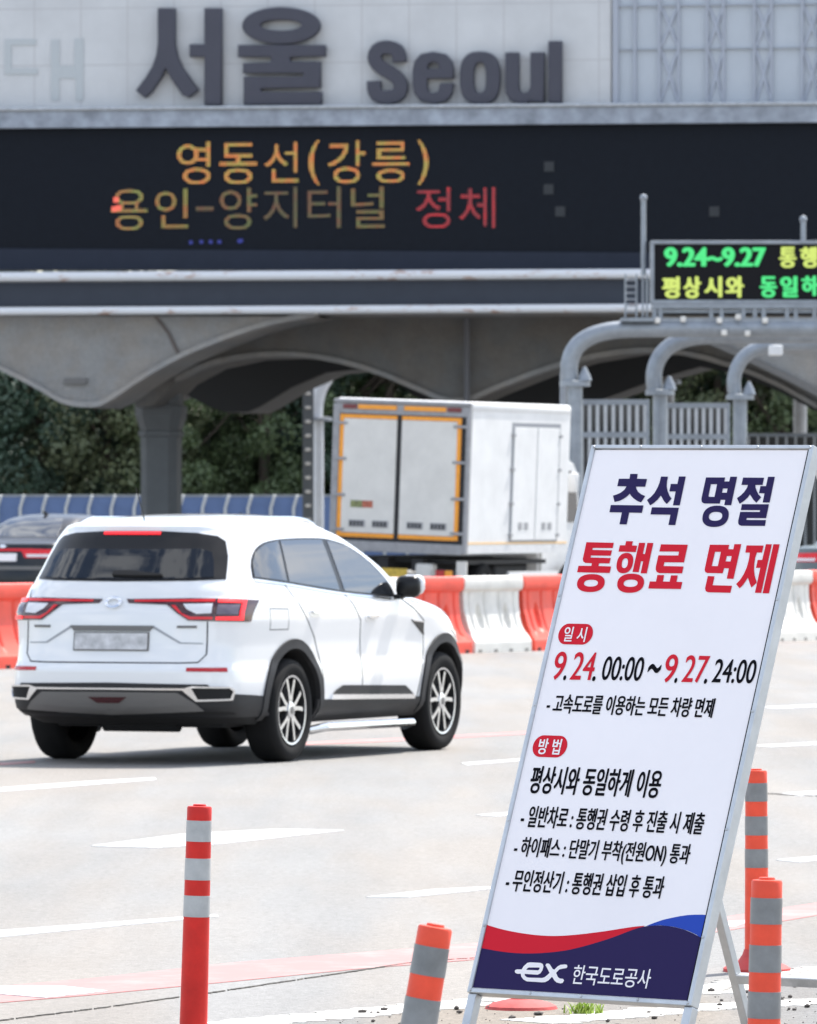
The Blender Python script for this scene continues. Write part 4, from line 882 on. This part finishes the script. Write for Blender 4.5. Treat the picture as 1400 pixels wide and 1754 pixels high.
def panelmat(name, col, sx, sz, gap=.03, rust=0.0):
    m = mat(name, col, .55, noise=.09, nscale=.9); n, l = m.node_tree.nodes, m.node_tree.links; b = n['Principled BSDF']
    src = b.inputs['Base Color'].links[0].from_socket
    t = n.new('ShaderNodeTexCoord'); sp = n.new('ShaderNodeSeparateXYZ'); l.new(t.outputs['Object'], sp.inputs[0]); cur = None
    for ch, s_ in ((0, sx), (2, sz)):
        dv = n.new('ShaderNodeMath'); dv.operation = 'DIVIDE'; dv.inputs[1].default_value = s_; l.new(sp.outputs[ch], dv.inputs[0])
        fr_ = n.new('ShaderNodeMath'); fr_.operation = 'FRACT'; l.new(dv.outputs[0], fr_.inputs[0])
        lt = n.new('ShaderNodeMath'); lt.operation = 'LESS_THAN'; lt.inputs[1].default_value = gap/s_; l.new(fr_.outputs[0], lt.inputs[0])
        if cur is None: cur = lt.outputs[0]
        else:
            mxx = n.new('ShaderNodeMath'); mxx.operation = 'MAXIMUM'; l.new(cur, mxx.inputs[0]); l.new(lt.outputs[0], mxx.inputs[1]); cur = mxx.outputs[0]
    mi = n.new('ShaderNodeMix'); mi.data_type = 'RGBA'; mi.inputs[7].default_value = (col[0]*.80, col[1]*.78, col[2]*.78, 1)
    l.new(cur, mi.inputs[0]); l.new(src, mi.inputs[6]); l.new(mi.outputs[2], b.inputs['Base Color']); return m
M_FASCIA = panelmat('fascia_panel_white', (.53, .535, .54), 1.24, 1.48)
M_LETTER = mat('letter_grey', (.066, .067, .086), .6, spec=.25, noise=.06, nscale=2)
M_LEDGE = mat('weathered_ledge', (.30, .33, .38), .6, .2, noise=.4, nscale=2)
M_LED = mat('dark_led_screen', (.0075, .0098, .015), .6, spec=.12, noise=.12, nscale=5)
M_LEDSTRIP = mat('navy_led_frame', (.018, .024, .040), .6, spec=.2, noise=.1, nscale=2)
M_SHELL = concrete('canopy_concrete', .30, (1, .0))
def rustpipe():
    m = mat('rusty_white_rail', (.66, .67, .69), .5); n, l = m.node_tree.nodes, m.node_tree.links; b = n['Principled BSDF']
    t = n.new('ShaderNodeTexCoord'); mpp = n.new('ShaderNodeMapping'); mpp.inputs['Scale'].default_value = (1.0, 1, 3); l.new(t.outputs['Object'], mpp.inputs[0])
    z = n.new('ShaderNodeTexNoise'); z.inputs['Scale'].default_value = 1.6; z.inputs['Detail'].default_value = 8; z.inputs['Roughness'].default_value = .7; l.new(mpp.outputs[0], z.inputs[0])
    r = n.new('ShaderNodeValToRGB'); r.color_ramp.elements[0].position = .56; r.color_ramp.elements[0].color = (.66, .67, .69, 1); r.color_ramp.elements[1].position = .68; r.color_ramp.elements[1].color = (.36, .17, .09, 1)
    l.new(z.outputs[0], r.inputs[0]); l.new(r.outputs[0], b.inputs['Base Color']); return m
M_RAIL = rustpipe()
fas = slab('fascia', [quad(-160,-160, 1047,-160, 1047,184.5, -160,192)], M_FASCIA, 0, .6)
# letters stand proud of the fascia
Fk = lambda p: fpoly([(220+x/3.889, y/3.889) for x, y in p])
Gk = lambda p: fpoly([(620+x/3.889, 50+y/3.889) for x, y in p])
glyphs = [[Fk([(218,65),(318,65),(318,300),(335,380),(370,460),(470,600),(415,645),(380,630),(310,530),(262,440),(225,520),(165,610),(125,645),(75,605),(130,530),(180,450),(208,370),(218,290)]),
           Fk([(528,65),(628,65),(628,695),(528,695),(528,375),(430,375),(430,305),(528,305)])],
          [Fk(ell(1031,174,251,116,0,2.05)), Fk(ell(1030,172,144,43,0,2.1)),
           Fk([(752,310),(1318,310),(1318,372),(1085,376),(1085,420),(1285,420),(1285,580),(890,585),(890,620),(1292,620),(1292,692),(790,692),(790,520),(1185,518),(1185,485),(785,485),(785,430),(970,425),(970,376),(752,376)])],
          [Gk(band(smooth_pts([(262,215),(258,165),(235,135),(180,121),(120,133),(93,180),(105,228),(150,268),(220,305),(262,345),(274,395),(257,438),(185,461),(115,448),(93,410),(92,355)], 1), 76))],
          [Gk([(615,325),(440,325),(440,390),(450,425),(490,437),(525,425),(540,370),(615,370),(605,430),(570,475),(490,495),(410,475),(370,430),(358,370),(358,280),(370,220),(410,175),(490,160),(565,175),(605,220),(615,270)]), Gk([(440,275),(445,240),(465,222),(490,215),(515,222),(530,240),(535,275)])],
          [Gk(ell(798,327,126,168,0,2.7)), Gk(ell(798,327,48,109,0,2.7))],
          [Gk([(975,165),(1050,165),(1050,400),(1065,430),(1095,437),(1125,425),(1142,390),(1142,165),(1218,165),(1218,480),(1142,480),(1142,465),(1110,488),(1060,492),(1005,472),(978,430),(975,380)])],
          [Gk([(1262,90),(1335,90),(1335,485),(1262,485)])]]
for g in glyphs: slab('letter', g, M_LETTER, -.32, .26, gate, .03)
for g in ([fpoly([(8,67),(62,67),(62,77),(20,77),(20,117),(65,117),(65,127),(8,127)])], [fpoly([(88,68),(102,68),(102,112),(128,112),(128,66),(143,66),(143,172),(130,172),(130,134),(102,134),(102,172),(88,172)])]):
    slab('faded_letter', g, mat('faded_letter_mark', (.43, .455, .465), .6), -.025, .02)
slab('ledge', [quad(-160,193, 1600,176, 1600,209, -160,222)], M_LEDGE, -.45, 1.0)
mb = MB(); a = fp(-160, 194, 0); b = fp(1600, 181, 0); mb.tube([(a[0], -.5, a[1]+.06), (b[0], -.5, b[1]+.06)], .05, 8); mb.build('ledge_pipe', M_ALUDULL, gate)
# glazed end
M_FROST = mat('frosted_glazing', (.41, .445, .49), .3, noise=.05, nscale=1)
gl = slab('glazing', [quad(1050,-160, 1600,-160, 1600,172, 1050,183)], M_FROST, .05, .3)
mb = MB()
def fbox(mb, x0, y0, x1, y1, d0, d1):
    a = fp(x0, y1); b = fp(x1, y0); mb.bx(min(a[0], b[0]), max(a[0], b[0]), d0, d1, a[1], b[1])
for x in (1088, 1130, 1163, 1212, 1240, 1293, 1322, 1375, 1405, 1450, 1500): fbox(mb, x-2.2, -150, x+2.2, 176, -.05, .05)
for y in (7, 82): fbox(mb, 1052, y-2.5, 1590, y+2.5, -.052, .052)
fbox(mb, 1050, -150, 1060, 180, -.06, .06)
mb.build('mullion', mat('pale_mullion', (.34,.365,.42), .5), gl)
M_LATT = mat('pale_lattice', (.37,.40,.46), .5)
for (x0, x1) in ((1132,1162),(1214,1240),(1295,1322),(1377,1405)):
    mb = MB()
    for (y0, y1) in ((10, 80), (84, 174)):
        for (xa, xb) in ((x0, x1), (x1, x0)):
            a = fp(xa, y0); b = fp(xb, y1); mb.tube([(a[0], .03, a[1]), (b[0], .03, b[1])], .05, 6)
    mb.build('lattice', M_LATT, gl)
# LED board
ledb = slab('led_board', [quad(-160,222, 1600,208, 1600,452, -160,424)], M_LED, -.2, 1.0)
slab('led_frame', [quad(-160,425, 1600,436, 1600,461, -160,463)], M_LEDSTRIP, -.28, .8)
def ledtext(s, x0, x1, y0, y1, m, off=.0, dy=-.21):
    a = fp(x0, y1, dy); b = fp(x1, y0, dy); me = fit(bold(textmesh(s, 0, .004), off, 1e-3) if off else textmesh(s, 0, .004), a[0], b[0], a[1], b[1])
    for v in me.vertices: v.co = Vector((v.co.x, dy-.004-v.co.z, v.co.y))
    me.flip_normals(); return link('lettering', me, m, ledb)
Lx = lambda x: 180+x/2.4138
Ly = lambda y: 220+y/2.4138
Y1 = leddots(led('led_amber', (192, 150, 76)), .074)
for (s, a, b, t, bt) in (('영',298,436,55,230),('동',474,628,58,230),('선',660,800,55,222),('(',842,888,48,232),('강',922,1078,50,228),('릉',1105,1258,52,225),(')',1292,1338,48,232)):
    ledtext(s, Lx(a), Lx(b), Ly(t), Ly(bt), Y1, .004)
for (s, a, b, t, bt, c) in (('용',25,175,250,420,(150,128,70)),('인',208,345,248,412,(150,125,65)),('-',375,450,322,340,(90,82,50)),('양',475,628,245,418,(110,98,58)),('지',655,795,242,410,(96,82,55)),('터',838,975,240,410,(100,84,55)),('널',1018,1158,240,410,(115,98,55))):
    ledtext(s, Lx(a), Lx(b), Ly(t), Ly(bt), leddots(led('led_dim_amber', c), .074), .0)
RD = leddots(led('led_red', (158, 24, 42)), .074)
ledtext('정', 713, 772, 320, 391, RD, .0); ledtext('체', 787, 849, 320, 391, RD, .0)
def dots(pts, r, m):
    mb = MB()
    for (x, y) in pts: a = fp(x, y, -.21); mb.box((a[0], -.21, a[1]), (r*2, .02, r*2))
    mb.build('led_glow', m, ledb)
dots([(199,342),(196,358),(203,356)], .07, led('led_bright_red', (255, 110, 90)))
dots([(327,415),(345,414),(361,414),(376,414),(410,413),(413,412)], .045, led('led_blue', (35, 45, 140)))
dots([(941,285),(940,324),(960,362),(1224,362)], .13, mat('dead_led_module', (.0105,.0132,.018), .5))
# rails and walkway below the board
for (yl, yr, r) in ((474, 467, .125), (533, 525.5, .105)):
    mb = MB(); a = fp(-160, yl+.8, -.9); b = fp(1600, yr-1, -.9); mb.tube([(a[0], -.9, a[1]), (b[0], -.9, b[1])], r, 10); mb.build('rail', M_RAIL, gate, True)
slab('walkway_panel', [quad(-160,486, 1600,478, 1600,519, -160,526)], mat('navy_walkway_panel', (.040,.048,.066), .6, spec=.3, noise=.1, nscale=2), -.5, .3)
mb = MB(); a = fp(-160, 540, 0); b = fp(1600, 455, 0); mb.bx(a[0], b[0], 0.85, 19, a[1]-.02, a[1]+.9); mb.build('deck', M_SHELL, gate)
# folded concrete canopy: front shells, deeper arches
fr1 = [(-160,541),(-160,585),(-60,606),(0,634),(60,664),(102,690),(130,697),(165,698),(188,688),(240,652),(300,617),(360,591),(420,569),(480,552),(540,542)]
lip = [(-160,585),(-60,606),(0,634),(60,664),(102,690),(130,697),(165,698),(188,688),(240,652),(300,617),(360,591),(420,569),(480,552),(540,542)]
slab('canopy_shell', [fpoly(fr1, .2)], M_SHELL, .2, 3.0)
lipo = [(x, y-9) for x, y in lip]; 
slab('canopy_rim', [fpoly(smooth_pts(lip, 1)+smooth_pts(lipo, 1)[::-1], .05)], concrete('pale_rim_concrete', .34, (1, 0)), .0, .6)
mb = MB(); mb.tube([(*[fp(265,541,.1)[0]], .17, fp(265,541,.1)[1]), (fp(288,570,.1)[0], .17, fp(288,570,.1)[1]), (fp(305,606,.1)[0], .17, fp(305,606,.1)[1])], .05, 6); mb.build('conduit', mat('brown_conduit', (.12,.10,.09), .7), gate)
a = fp(130, 653, .2); mb = MB(); mb.bx(a[0]-.3, a[0]+.3, .1, .2, a[1]-.08, a[1]+.08); mb.build('canopy_lamp', M_SATIN, gate)
fr2 = [(1110,541),(1150,562),(1190,580),(1240,600),(1300,628),(1360,657),(1440,700),(1500,712),(1600,660),(1600,541)]
slab('canopy_shell', [fpoly(fr2, .2)], M_SHELL, .2, 3.0)
l2 = fr2[1:8]
slab('canopy_rim', [fpoly(smooth_pts(l2, 1)+smooth_pts([(x+1, y-11) for x, y in l2], 1)[::-1], .05)], M_SATIN, .0, .6)
arch = [(230,541),(230,698),(262,694),(300,655),(350,628),(420,613),(490,610),(560,617),(640,638),(720,672),(765,692),(800,690),(850,668),(930,637),(1000,617),(1080,604),(1150,604),(1230,622),(1320,655),(1400,700),(1600,720),(1600,541)]
slab('canopy_arch', [fpoly(arch, 4)], concrete('shaded_canopy_concrete', .17, (1, 0)), 4.0, 3.0)  # same concrete as the shells, darkened to carry the shade under the canopy
rimA = arch[3:20]
slab('canopy_rim', [fpoly(smooth_pts(rimA, 1)+smooth_pts([(x, y-9) for x, y in rimA], 1)[::-1], 3.9)], concrete('grey_rim_concrete', .30, (1, 0)), 3.85, .5)
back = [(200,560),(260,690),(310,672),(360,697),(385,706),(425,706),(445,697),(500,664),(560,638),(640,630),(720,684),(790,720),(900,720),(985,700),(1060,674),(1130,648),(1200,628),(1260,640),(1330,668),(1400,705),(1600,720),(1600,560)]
slab('canopy_back', [fpoly(back, 12)], mat('shaded_soffit', (.035,.036,.038), .8), 12.0, 3.0)  # shade of the deep vault put into the near-black base colour
mb = MB(); a = fp(800, 545, 3.7); b = fp(800, 690, 3.7); mb.tube([(a[0], 3.7, a[1]), (b[0], 3.7, b[1])], .085, 8); mb.build('downpipe', mat('grey_downpipe', (.13,.13,.14), .6), gate)
mb = MB()
for x in (700, 1185, 40): pass
for (xc, dyc) in ((263, 5.0), (782, 5.0), (1480, 5.0)):
    s_ = F/(TGY+dyc); a = fp(xc, 700, dyc)
    mb = MB(); hw_ = 32/s_; ch = hw_*.35
    def octo(h_, z): return [(a[0]+x*h_, dyc+1+y*h_, z) for x, y in ((-1,-.6),(-.6,-1),(.6,-1),(1,-.6),(1,.6),(.6,1),(-.6,1),(-1,.6))]
    secs = [(hw_, -.1), (hw_, 3.0), (hw_*1.02, 3.72), (hw_*1.12, 3.74), (hw_*1.12, 3.86), (hw_*1.02, 3.88), (hw_*1.28, 4.3), (hw_*1.28, 4.55), (hw_*1.1, 4.57), (hw_*1.0, 5.6)]
    vs = []; [vs.extend(octo(h_, z)) for h_, z in secs]
    mb.add(vs, [(i*8+k, i*8+(k+1) % 8, (i+1)*8+(k+1) % 8, (i+1)*8+k) for i in range(len(secs)-1) for k in range(8)]); mb.build('column', mat('dark_column_concrete', (.11,.117,.121), .7, noise=.12, nscale=2), gate)

# ------------------------------------------------------------------ display gantry
M_STEEL = mat('galvanised_steel', (.26, .285, .315), .5, .55, noise=.2, nscale=4)
M_STEELD = mat('dull_steel', (.30, .32, .35), .6, .3, noise=.2, nscale=4)
gy = 130.0
groot = Vector((at(975, 877, gy).x, gy, 0))
gan = thing('display_gantry', 'grey tubular steel gantry with three bent arms and a ladder', 'gantry', groot)
archp = [(130.0, [(977,657),(974,625),(984,596),(1008,576),(1048,565),(1100,562.5),(1520,562)], .155), (135.6, [(1123,672),(1119,642),(1128,612),(1150,589),(1186,577.5),(1230,575),(1520,574)], .148), (142.7, [(1260,680),(1256,652),(1265,622),(1285,602),(1312,592),(1350,588.5),(1520,588)], .135)]
for (Yg, pp, r) in archp:
    P = smooth_pts([tuple(at(x, y, Yg)-groot) for x, y in pp], 2)
    mb = MB(); mb.tube(P, r, 14); ar = mb.build('arm', M_STEEL, gan, True, 60)
    base = at(pp[0][0]+8, pp[0][1], Yg)-groot
    mb = MB(); mb.lathe([(0, -.05), (.27, -.05), (.27, .04), (.15, .06)], 20, 'Z', tuple(base)); mb.lathe([(0,.0),(.13,.0),(.10,.10),(.03,.24),(0,.25)], 12, 'Z', tuple(base+Vector((.17,-.08,.05)))); mb.build('flange', M_STEEL, ar, True)
    mb = MB(); mb.tube([(base.x, base.y, 0), (base.x, base.y, base.z)], .135, 14); mb.build('post', M_STEEL, gan, True)
mb = MB(); mb.tube([tuple(at(965, 640, 131)-groot), tuple(at(965, 878, 131)-groot+Vector((0,0,-1.7)))], .06, 10); mb.build('post', M_STEELD, gan, True)
def gbox(mb, x0, y0, x1, y1, Ya, Yb):
    a = at(x0, y1, gy)-groot; b = at(x1, y0, gy)-groot; mb.bx(a.x, b.x, Ya, Yb, a.z, b.z)
mb = MB(); gbox(mb, 1118, 520, 1520, 528, -.1, .9); gbox(mb, 1118, 545, 1520, 551, -.1, .9)
for x in (1118, 1128, 1215, 1233, 1270, 1290, 1305, 1345, 1360, 1392, 1440): gbox(mb, x, 528, x+7, 545, -.06, .1)
gbox(mb, 1120, 530, 1520, 536, .0, .1)
mb.build('catwalk', M_STEEL, gan)
mb = MB(); [mb.tube([tuple(at(x, y0, gy)-groot+Vector((0,-.2,0))), tuple(at(x, y1, gy)-groot+Vector((0,-.2,0)))], .018, 6) for x, y0, y1 in ((1071,470,546),(1090,470,546),(1101,462,546),(1108,470,546))]
for y in range(480, 545, 11): mb.tube([tuple(at(1071, y, gy)-groot+Vector((0,-.2,0))), tuple(at(1090, y, gy)-groot+Vector((0,-.2,0)))], .016, 6)
gbox(mb, 1064, 545, 1120, 551, -.3, .7)
mb.build('ladder', M_STEEL, gan)
for (x, y) in ((1126,549),(1170,547),(1232,549),(1264,543),(1310,549),(1280,571),(1240,570)): mb = MB(); mb.box(tuple(at(x, y, gy)-groot+Vector((0,-.2,0))), (.10, .12, .10), None, .02); mb.build('fitting', M_TDOOR, gan)
mb = MB(); mb.box(tuple(at(1329, 600, 141)-groot), (.26, .3, .20), None, .03); cc = mb.build('camera_housing', M_TWHITE, gan)
mb = MB(); mb.tube([tuple(at(1329, 572, 141)-groot), tuple(at(1329, 596, 141)-groot)], .03, 6); mb.build('bracket', M_STEELD, cc)
for (x, y0, y1) in ((1103, 340, 470), (1377, 377, 415)):
    mb = MB(); mb.tube([tuple(at(x, y1, gy)-groot+Vector((0,.1,0))), tuple(at(x, y0, gy)-groot+Vector((0,.1,0)))], .045, 8); mb.lathe([(0,-.07),(.05,-.05),(.07,0),(.05,.05),(0,.07)], 12, 'Z', tuple(at(x, y0-2, gy)-groot+Vector((0,.1,0)))); mb.build('mast', M_STEEL, gan, True)
brd = thing('message_board', 'black LED message board in a silver frame showing green and yellow text', 'message board', tuple(at(1115, 520, gy)))
bo = at(1115, 520, gy)
def bpx(x, y): q = at(x, y, gy)-bo; return q.x, q.z
mb = MB(); a = bpx(1115, 520); b = bpx(1520, 412); mb.bx(a[0]+.04, b[0], -.05, .5, a[1]+.04, b[1]-.04); scr = mb.build('screen', mat('black_led_screen', (.008,.008,.010), .6, spec=.12), brd)
mb = MB(); mb.bx(a[0], b[0], -.09, .45, b[1]-.065, b[1], .01); mb.bx(a[0], b[0], -.09, .45, a[1], a[1]+.065, .01); mb.bx(a[0], a[0]+.06, -.088, .45, a[1]+.065, b[1]-.065); mb.build('frame', M_STEEL, brd)
GR, YL = led('led_green', (72, 238, 135)), led('led_yellow', (214, 234, 112))
Gx = lambda x: 1060+x/4.1176
Gy = lambda y: 330+y/4.1176
def btext(s, x0, x1, y0, y1, m, off):
    a = bpx(Gx(x0), Gy(y1)); b = bpx(Gx(x1), Gy(y0)); me = fit(bold(textmesh(s, 0, .003), off, 1e-3), a[0], b[0], a[1], b[1])
    for v in me.vertices: v.co = Vector((v.co.x, -.055-v.co.z, v.co.y))
    me.flip_normals(); link('lettering', me, m, scr)
btext('9.24~9.27', 320, 1040, 385, 522, GR, .055)
for (s, a_, b_, t_, bb, m, of) in (('통',1130,1255,382,530,YL,.06),('행',1278,1402,382,530,YL,.06),('료',1425,1550,382,530,YL,.06),('평',305,432,592,745,YL,.06),('상',455,582,590,745,YL,.06),('시',602,730,590,738,YL,.05),('와',752,885,588,740,YL,.06),('동',995,1118,590,740,GR,.06),('일',1138,1265,588,738,GR,.06),('하',1288,1412,585,728,GR,.06),('게',1432,1556,588,738,GR,.06)):
    btext(s, a_, b_, t_, bb, m, of)

M_PALEPOLE = mat('pale_pole_paint', (.62,.64,.67), .5, noise=.12, nscale=3)
# slatted fences between the gantry posts
M_SLAT = mat('galvanised_slat', (.46,.48,.50), .5, .2, noise=.12, nscale=4)
def slat_fence(x0, x1, y0, Y, label):
    r_ = Vector((at(x0, 877, Y).x, Y, 0)); t = thing('slat_fence', label, 'fence', r_); L_ = at(x1, 877, Y).x-r_.x; H_ = at(0, y0, Y).z
    mb = MB()
    for z in (H_-.05, H_-.64, .12): mb.bx(0, L_, -.04, .04, z-.05, z+.05)
    mb.bx(-.01, .05, -.045, .045, 0, H_+.004); mb.bx(L_-.05, L_+.01, -.045, .045, 0, H_+.004)
    mb.build('frame', M_STEEL, t)
    mb = MB(); n_ = 9
    for i in range(n_): x = L_*(i+.5)/n_; mb.bx(x-.030, x+.030, -.02, .02, .1, H_-.05)
    mb.build('slats', M_SLAT, t)
    mb = MB(); mb.bx(0, L_, .15, .2, .0, H_-.10); mb.build('backing', mat('dark_backing_board', (.10,.10,.10), .8, noise=.1), t)
slat_fence(990, 1112, 684, 132.5, 'grey slatted fence between the first and second gantry posts')
slat_fence(1136, 1250, 690, 139, 'grey slatted fence between the second and third gantry posts')
slat_fence(1275, 1420, 742, 200, 'low pale slatted fence far behind the last gantry post')

# ------------------------------------------------------------------ lone posts behind
def pole(px, Y, ytop, r, label, name='steel_pole', arm=None, m=M_PALEPOLE):
    b = Vector((at(px, 877, Y).x, Y, 0)); t = thing(name, label, 'pole', b); zt = at(0, ytop, Y).z
    mb = MB(); mb.tube([(0,0,0),(0,0,zt)], r, 14); mb.build('shaft', m, t, True)
    if arm:
        P = [tuple(at(x, y, Y)-b) for x, y in arm]; mb = MB(); mb.tube(smooth_pts(P, 2), r*1.5, 12); mb.build('arm', m, t, True)
        mb = MB(); mb.lathe([(0,-.05),(r*2.6,-.05),(r*2.6,.05),(r*1.3,.07)], 18, 'Z', (0,0,zt)); mb.build('flange', M_STEELD, t, True)
    return t
pole(546, 214, 718, .15, 'pale steel pole with a bent top left of the truck', arm=[(540,716),(541,690),(549,660),(575,625),(620,606),(680,600)])
pole(1371, 205, 668, .19, 'pale steel pole standing right of the gantry posts', arm=[(1371,668),(1371,640),(1360,615),(1330,600)])
pole(1148, 206, 655, .12, 'thin pale pole just behind the second gantry post', arm=[(1148,655),(1149,640),(1165,622),(1200,612)])
pl = Vector((at(528, 877, 213).x, 213, 0)); t = thing('perforated_post', 'dark upright post dotted with pale bolts left of the truck', 'post', pl)
mb = MB(); mb.bx(-.16, .16, -.1, .1, 0, at(0, 655, 213).z); mb.build('shaft', mat('dark_post_steel', (.10,.11,.12), .6), t)
mb = MB(); [mb.box((0, -.12, at(0, y, 213).z), (.16, .06, .09), None, .02) for y in range(674, 900, 24)]; mb.build('bolts', M_TDOOR, t)
make_post(Vector((at(1391, 877, 101).x, 101, 0)), 'red post standing behind the white barrier unit at the right', (0, 0))

# ------------------------------------------------------------------ blue fence
bf = Vector((at(-60, 877, 226).x, 226, 0)); t = thing('noise_fence', 'low blue panel fence running in front of the trees', 'fence', bf); L_ = at(1480, 877, 226).x-bf.x; zt = at(0, 851, 226).z
mb = MB(); mb.bx(0, L_, 0, .08, 0, zt); mb.build('panel', mat('blue_fence_panel', (.095,.155,.31), .5, noise=.15, nscale=2), t)
mb = MB(); mb.bx(0, L_, -.03, .11, zt, zt+.07); mb.build('cap', M_STEEL, t)
mb = MB(); x = .3
while x < L_:
    mb.tube([(x, -.05, 0), (x, -.12, zt-.35), (x+.12, -.2, zt+.05)], .05, 6); x += .70
mb.build('post', mat('pale_post', (.50,.52,.52), .6), t)

# ------------------------------------------------------------------ trees
M_BARK = mat('bark', (.10, .08, .06), .9, noise=.3, nscale=6)
def leafmat(name, col):
    m = mat(name, col, .55, noise=.45, nscale=.5); m.node_tree.nodes['Principled BSDF'].inputs['Transmission Weight'].default_value = 0.0
    return m
LEAFS = [leafmat('dark_leaf', (.045, .082, .050)), leafmat('mid_leaf', (.080, .115, .045)), leafmat('olive_leaf', (.095, .115, .052))]
def crown(seed, Hh, Rr, n=21000):
    rs = np.random.default_rng(seed); cl = []
    for _ in range(60):
        d = rs.normal(size=3); d /= np.linalg.norm(d); q = d*rs.uniform(.35, 1)**.5; cl.append((q[0]*Rr, q[1]*Rr, Hh*.50+q[2]*Hh*.49, rs.uniform(.45, 1.2)))
    mb = MB()
    for _ in range(n):
        c = cl[rs.integers(len(cl))]; d = rs.normal(size=3); d /= np.linalg.norm(d); r = c[3]*rs.uniform(.55, 1.0)
        p = Vector((c[0]+d[0]*r, c[1]+d[1]*r, max(.15, c[2]+d[2]*r*.8))); s_ = rs.uniform(.05, .13)
        nn = Vector(d+rs.normal(size=3)*.7).normalized(); a = nn.orthogonal().normalized(); a = (Matrix.Rotation(rs.uniform(0, 6.28), 3, nn) @ a); b = nn.cross(a)
        mb.add([p-a*s_, p-b*s_*.55, p+a*s_, p+b*s_*.55], [(0,1,2,3)])
    return mb
variants = []
for sd, Hh, Rr, lm in ((1, 11, 3.0, 0), (2, 12.5, 3.4, 1), (3, 9.5, 2.7, 2), (4, 12, 3.1, 0)):
    mb = crown(sd, Hh, Rr); me = bpy.data.meshes.new('crown'); me.from_pydata(mb.v, [], mb.f); me.materials.append(LEAFS[lm])
    tb = MB(); tb.tube([(0,0,-.1),(.05,.03,Hh*.25),(-.05,.08,Hh*.5),(0,0,Hh*.8)], [.22,.18,.12,.05], 8)
    rs = np.random.default_rng(sd)
    for k in range(6):
        a = rs.uniform(0, 6.28); z = Hh*rs.uniform(.25, .6); tb.tube([(0,0,z), (math.cos(a)*Rr*.4, math.sin(a)*Rr*.4, z+Hh*.1), (math.cos(a)*Rr*.75, math.sin(a)*Rr*.75, z+Hh*.22)], [.08,.05,.02], 6)
    tm = bpy.data.meshes.new('trunk'); tm.from_pydata(tb.v, [], tb.f); tm.materials.append(M_BARK); variants.append((me, tm))
k = 0
for row, (Yt, x0, x1, nt) in enumerate(((240, -160, 1560, 13), (245, -230, 1640, 14), (251, -200, 1600, 14))):
    for i in range(nt):
        px = x0+(x1-x0)*(i+random.uniform(.2, .8))/nt; Yv = Yt+random.uniform(-2, 2); vi = (i*3+row*2+random.randrange(2)) % 4
        where = ('behind the toll gate column' if abs(px-272) < 130 else 'left of the toll gate column' if px < 272 else 'behind the box truck' if px < 1000 else 'behind the gantry posts' if px < 1330 else 'right of the notice board')
        kindw = ['dark green broadleaf tree', 'tall mid green broadleaf tree', 'smaller olive green tree', 'dark dense leafy tree'][vi]
        t = thing('broadleaf_tree', f'{kindw} {where} beyond the blue fence', 'tree', (at(px, 877, Yv).x, Yv, 0), random.uniform(0, 6.28), f'{kindw}s {where} beyond the blue fence')
        sc = random.uniform(.9, 1.15); t.scale = (sc, sc, sc)
        for nm, me in zip(('crown', 'trunk'), variants[vi]):
            o = bpy.data.objects.new(nm, me); COL.objects.link(o); o.parent = t
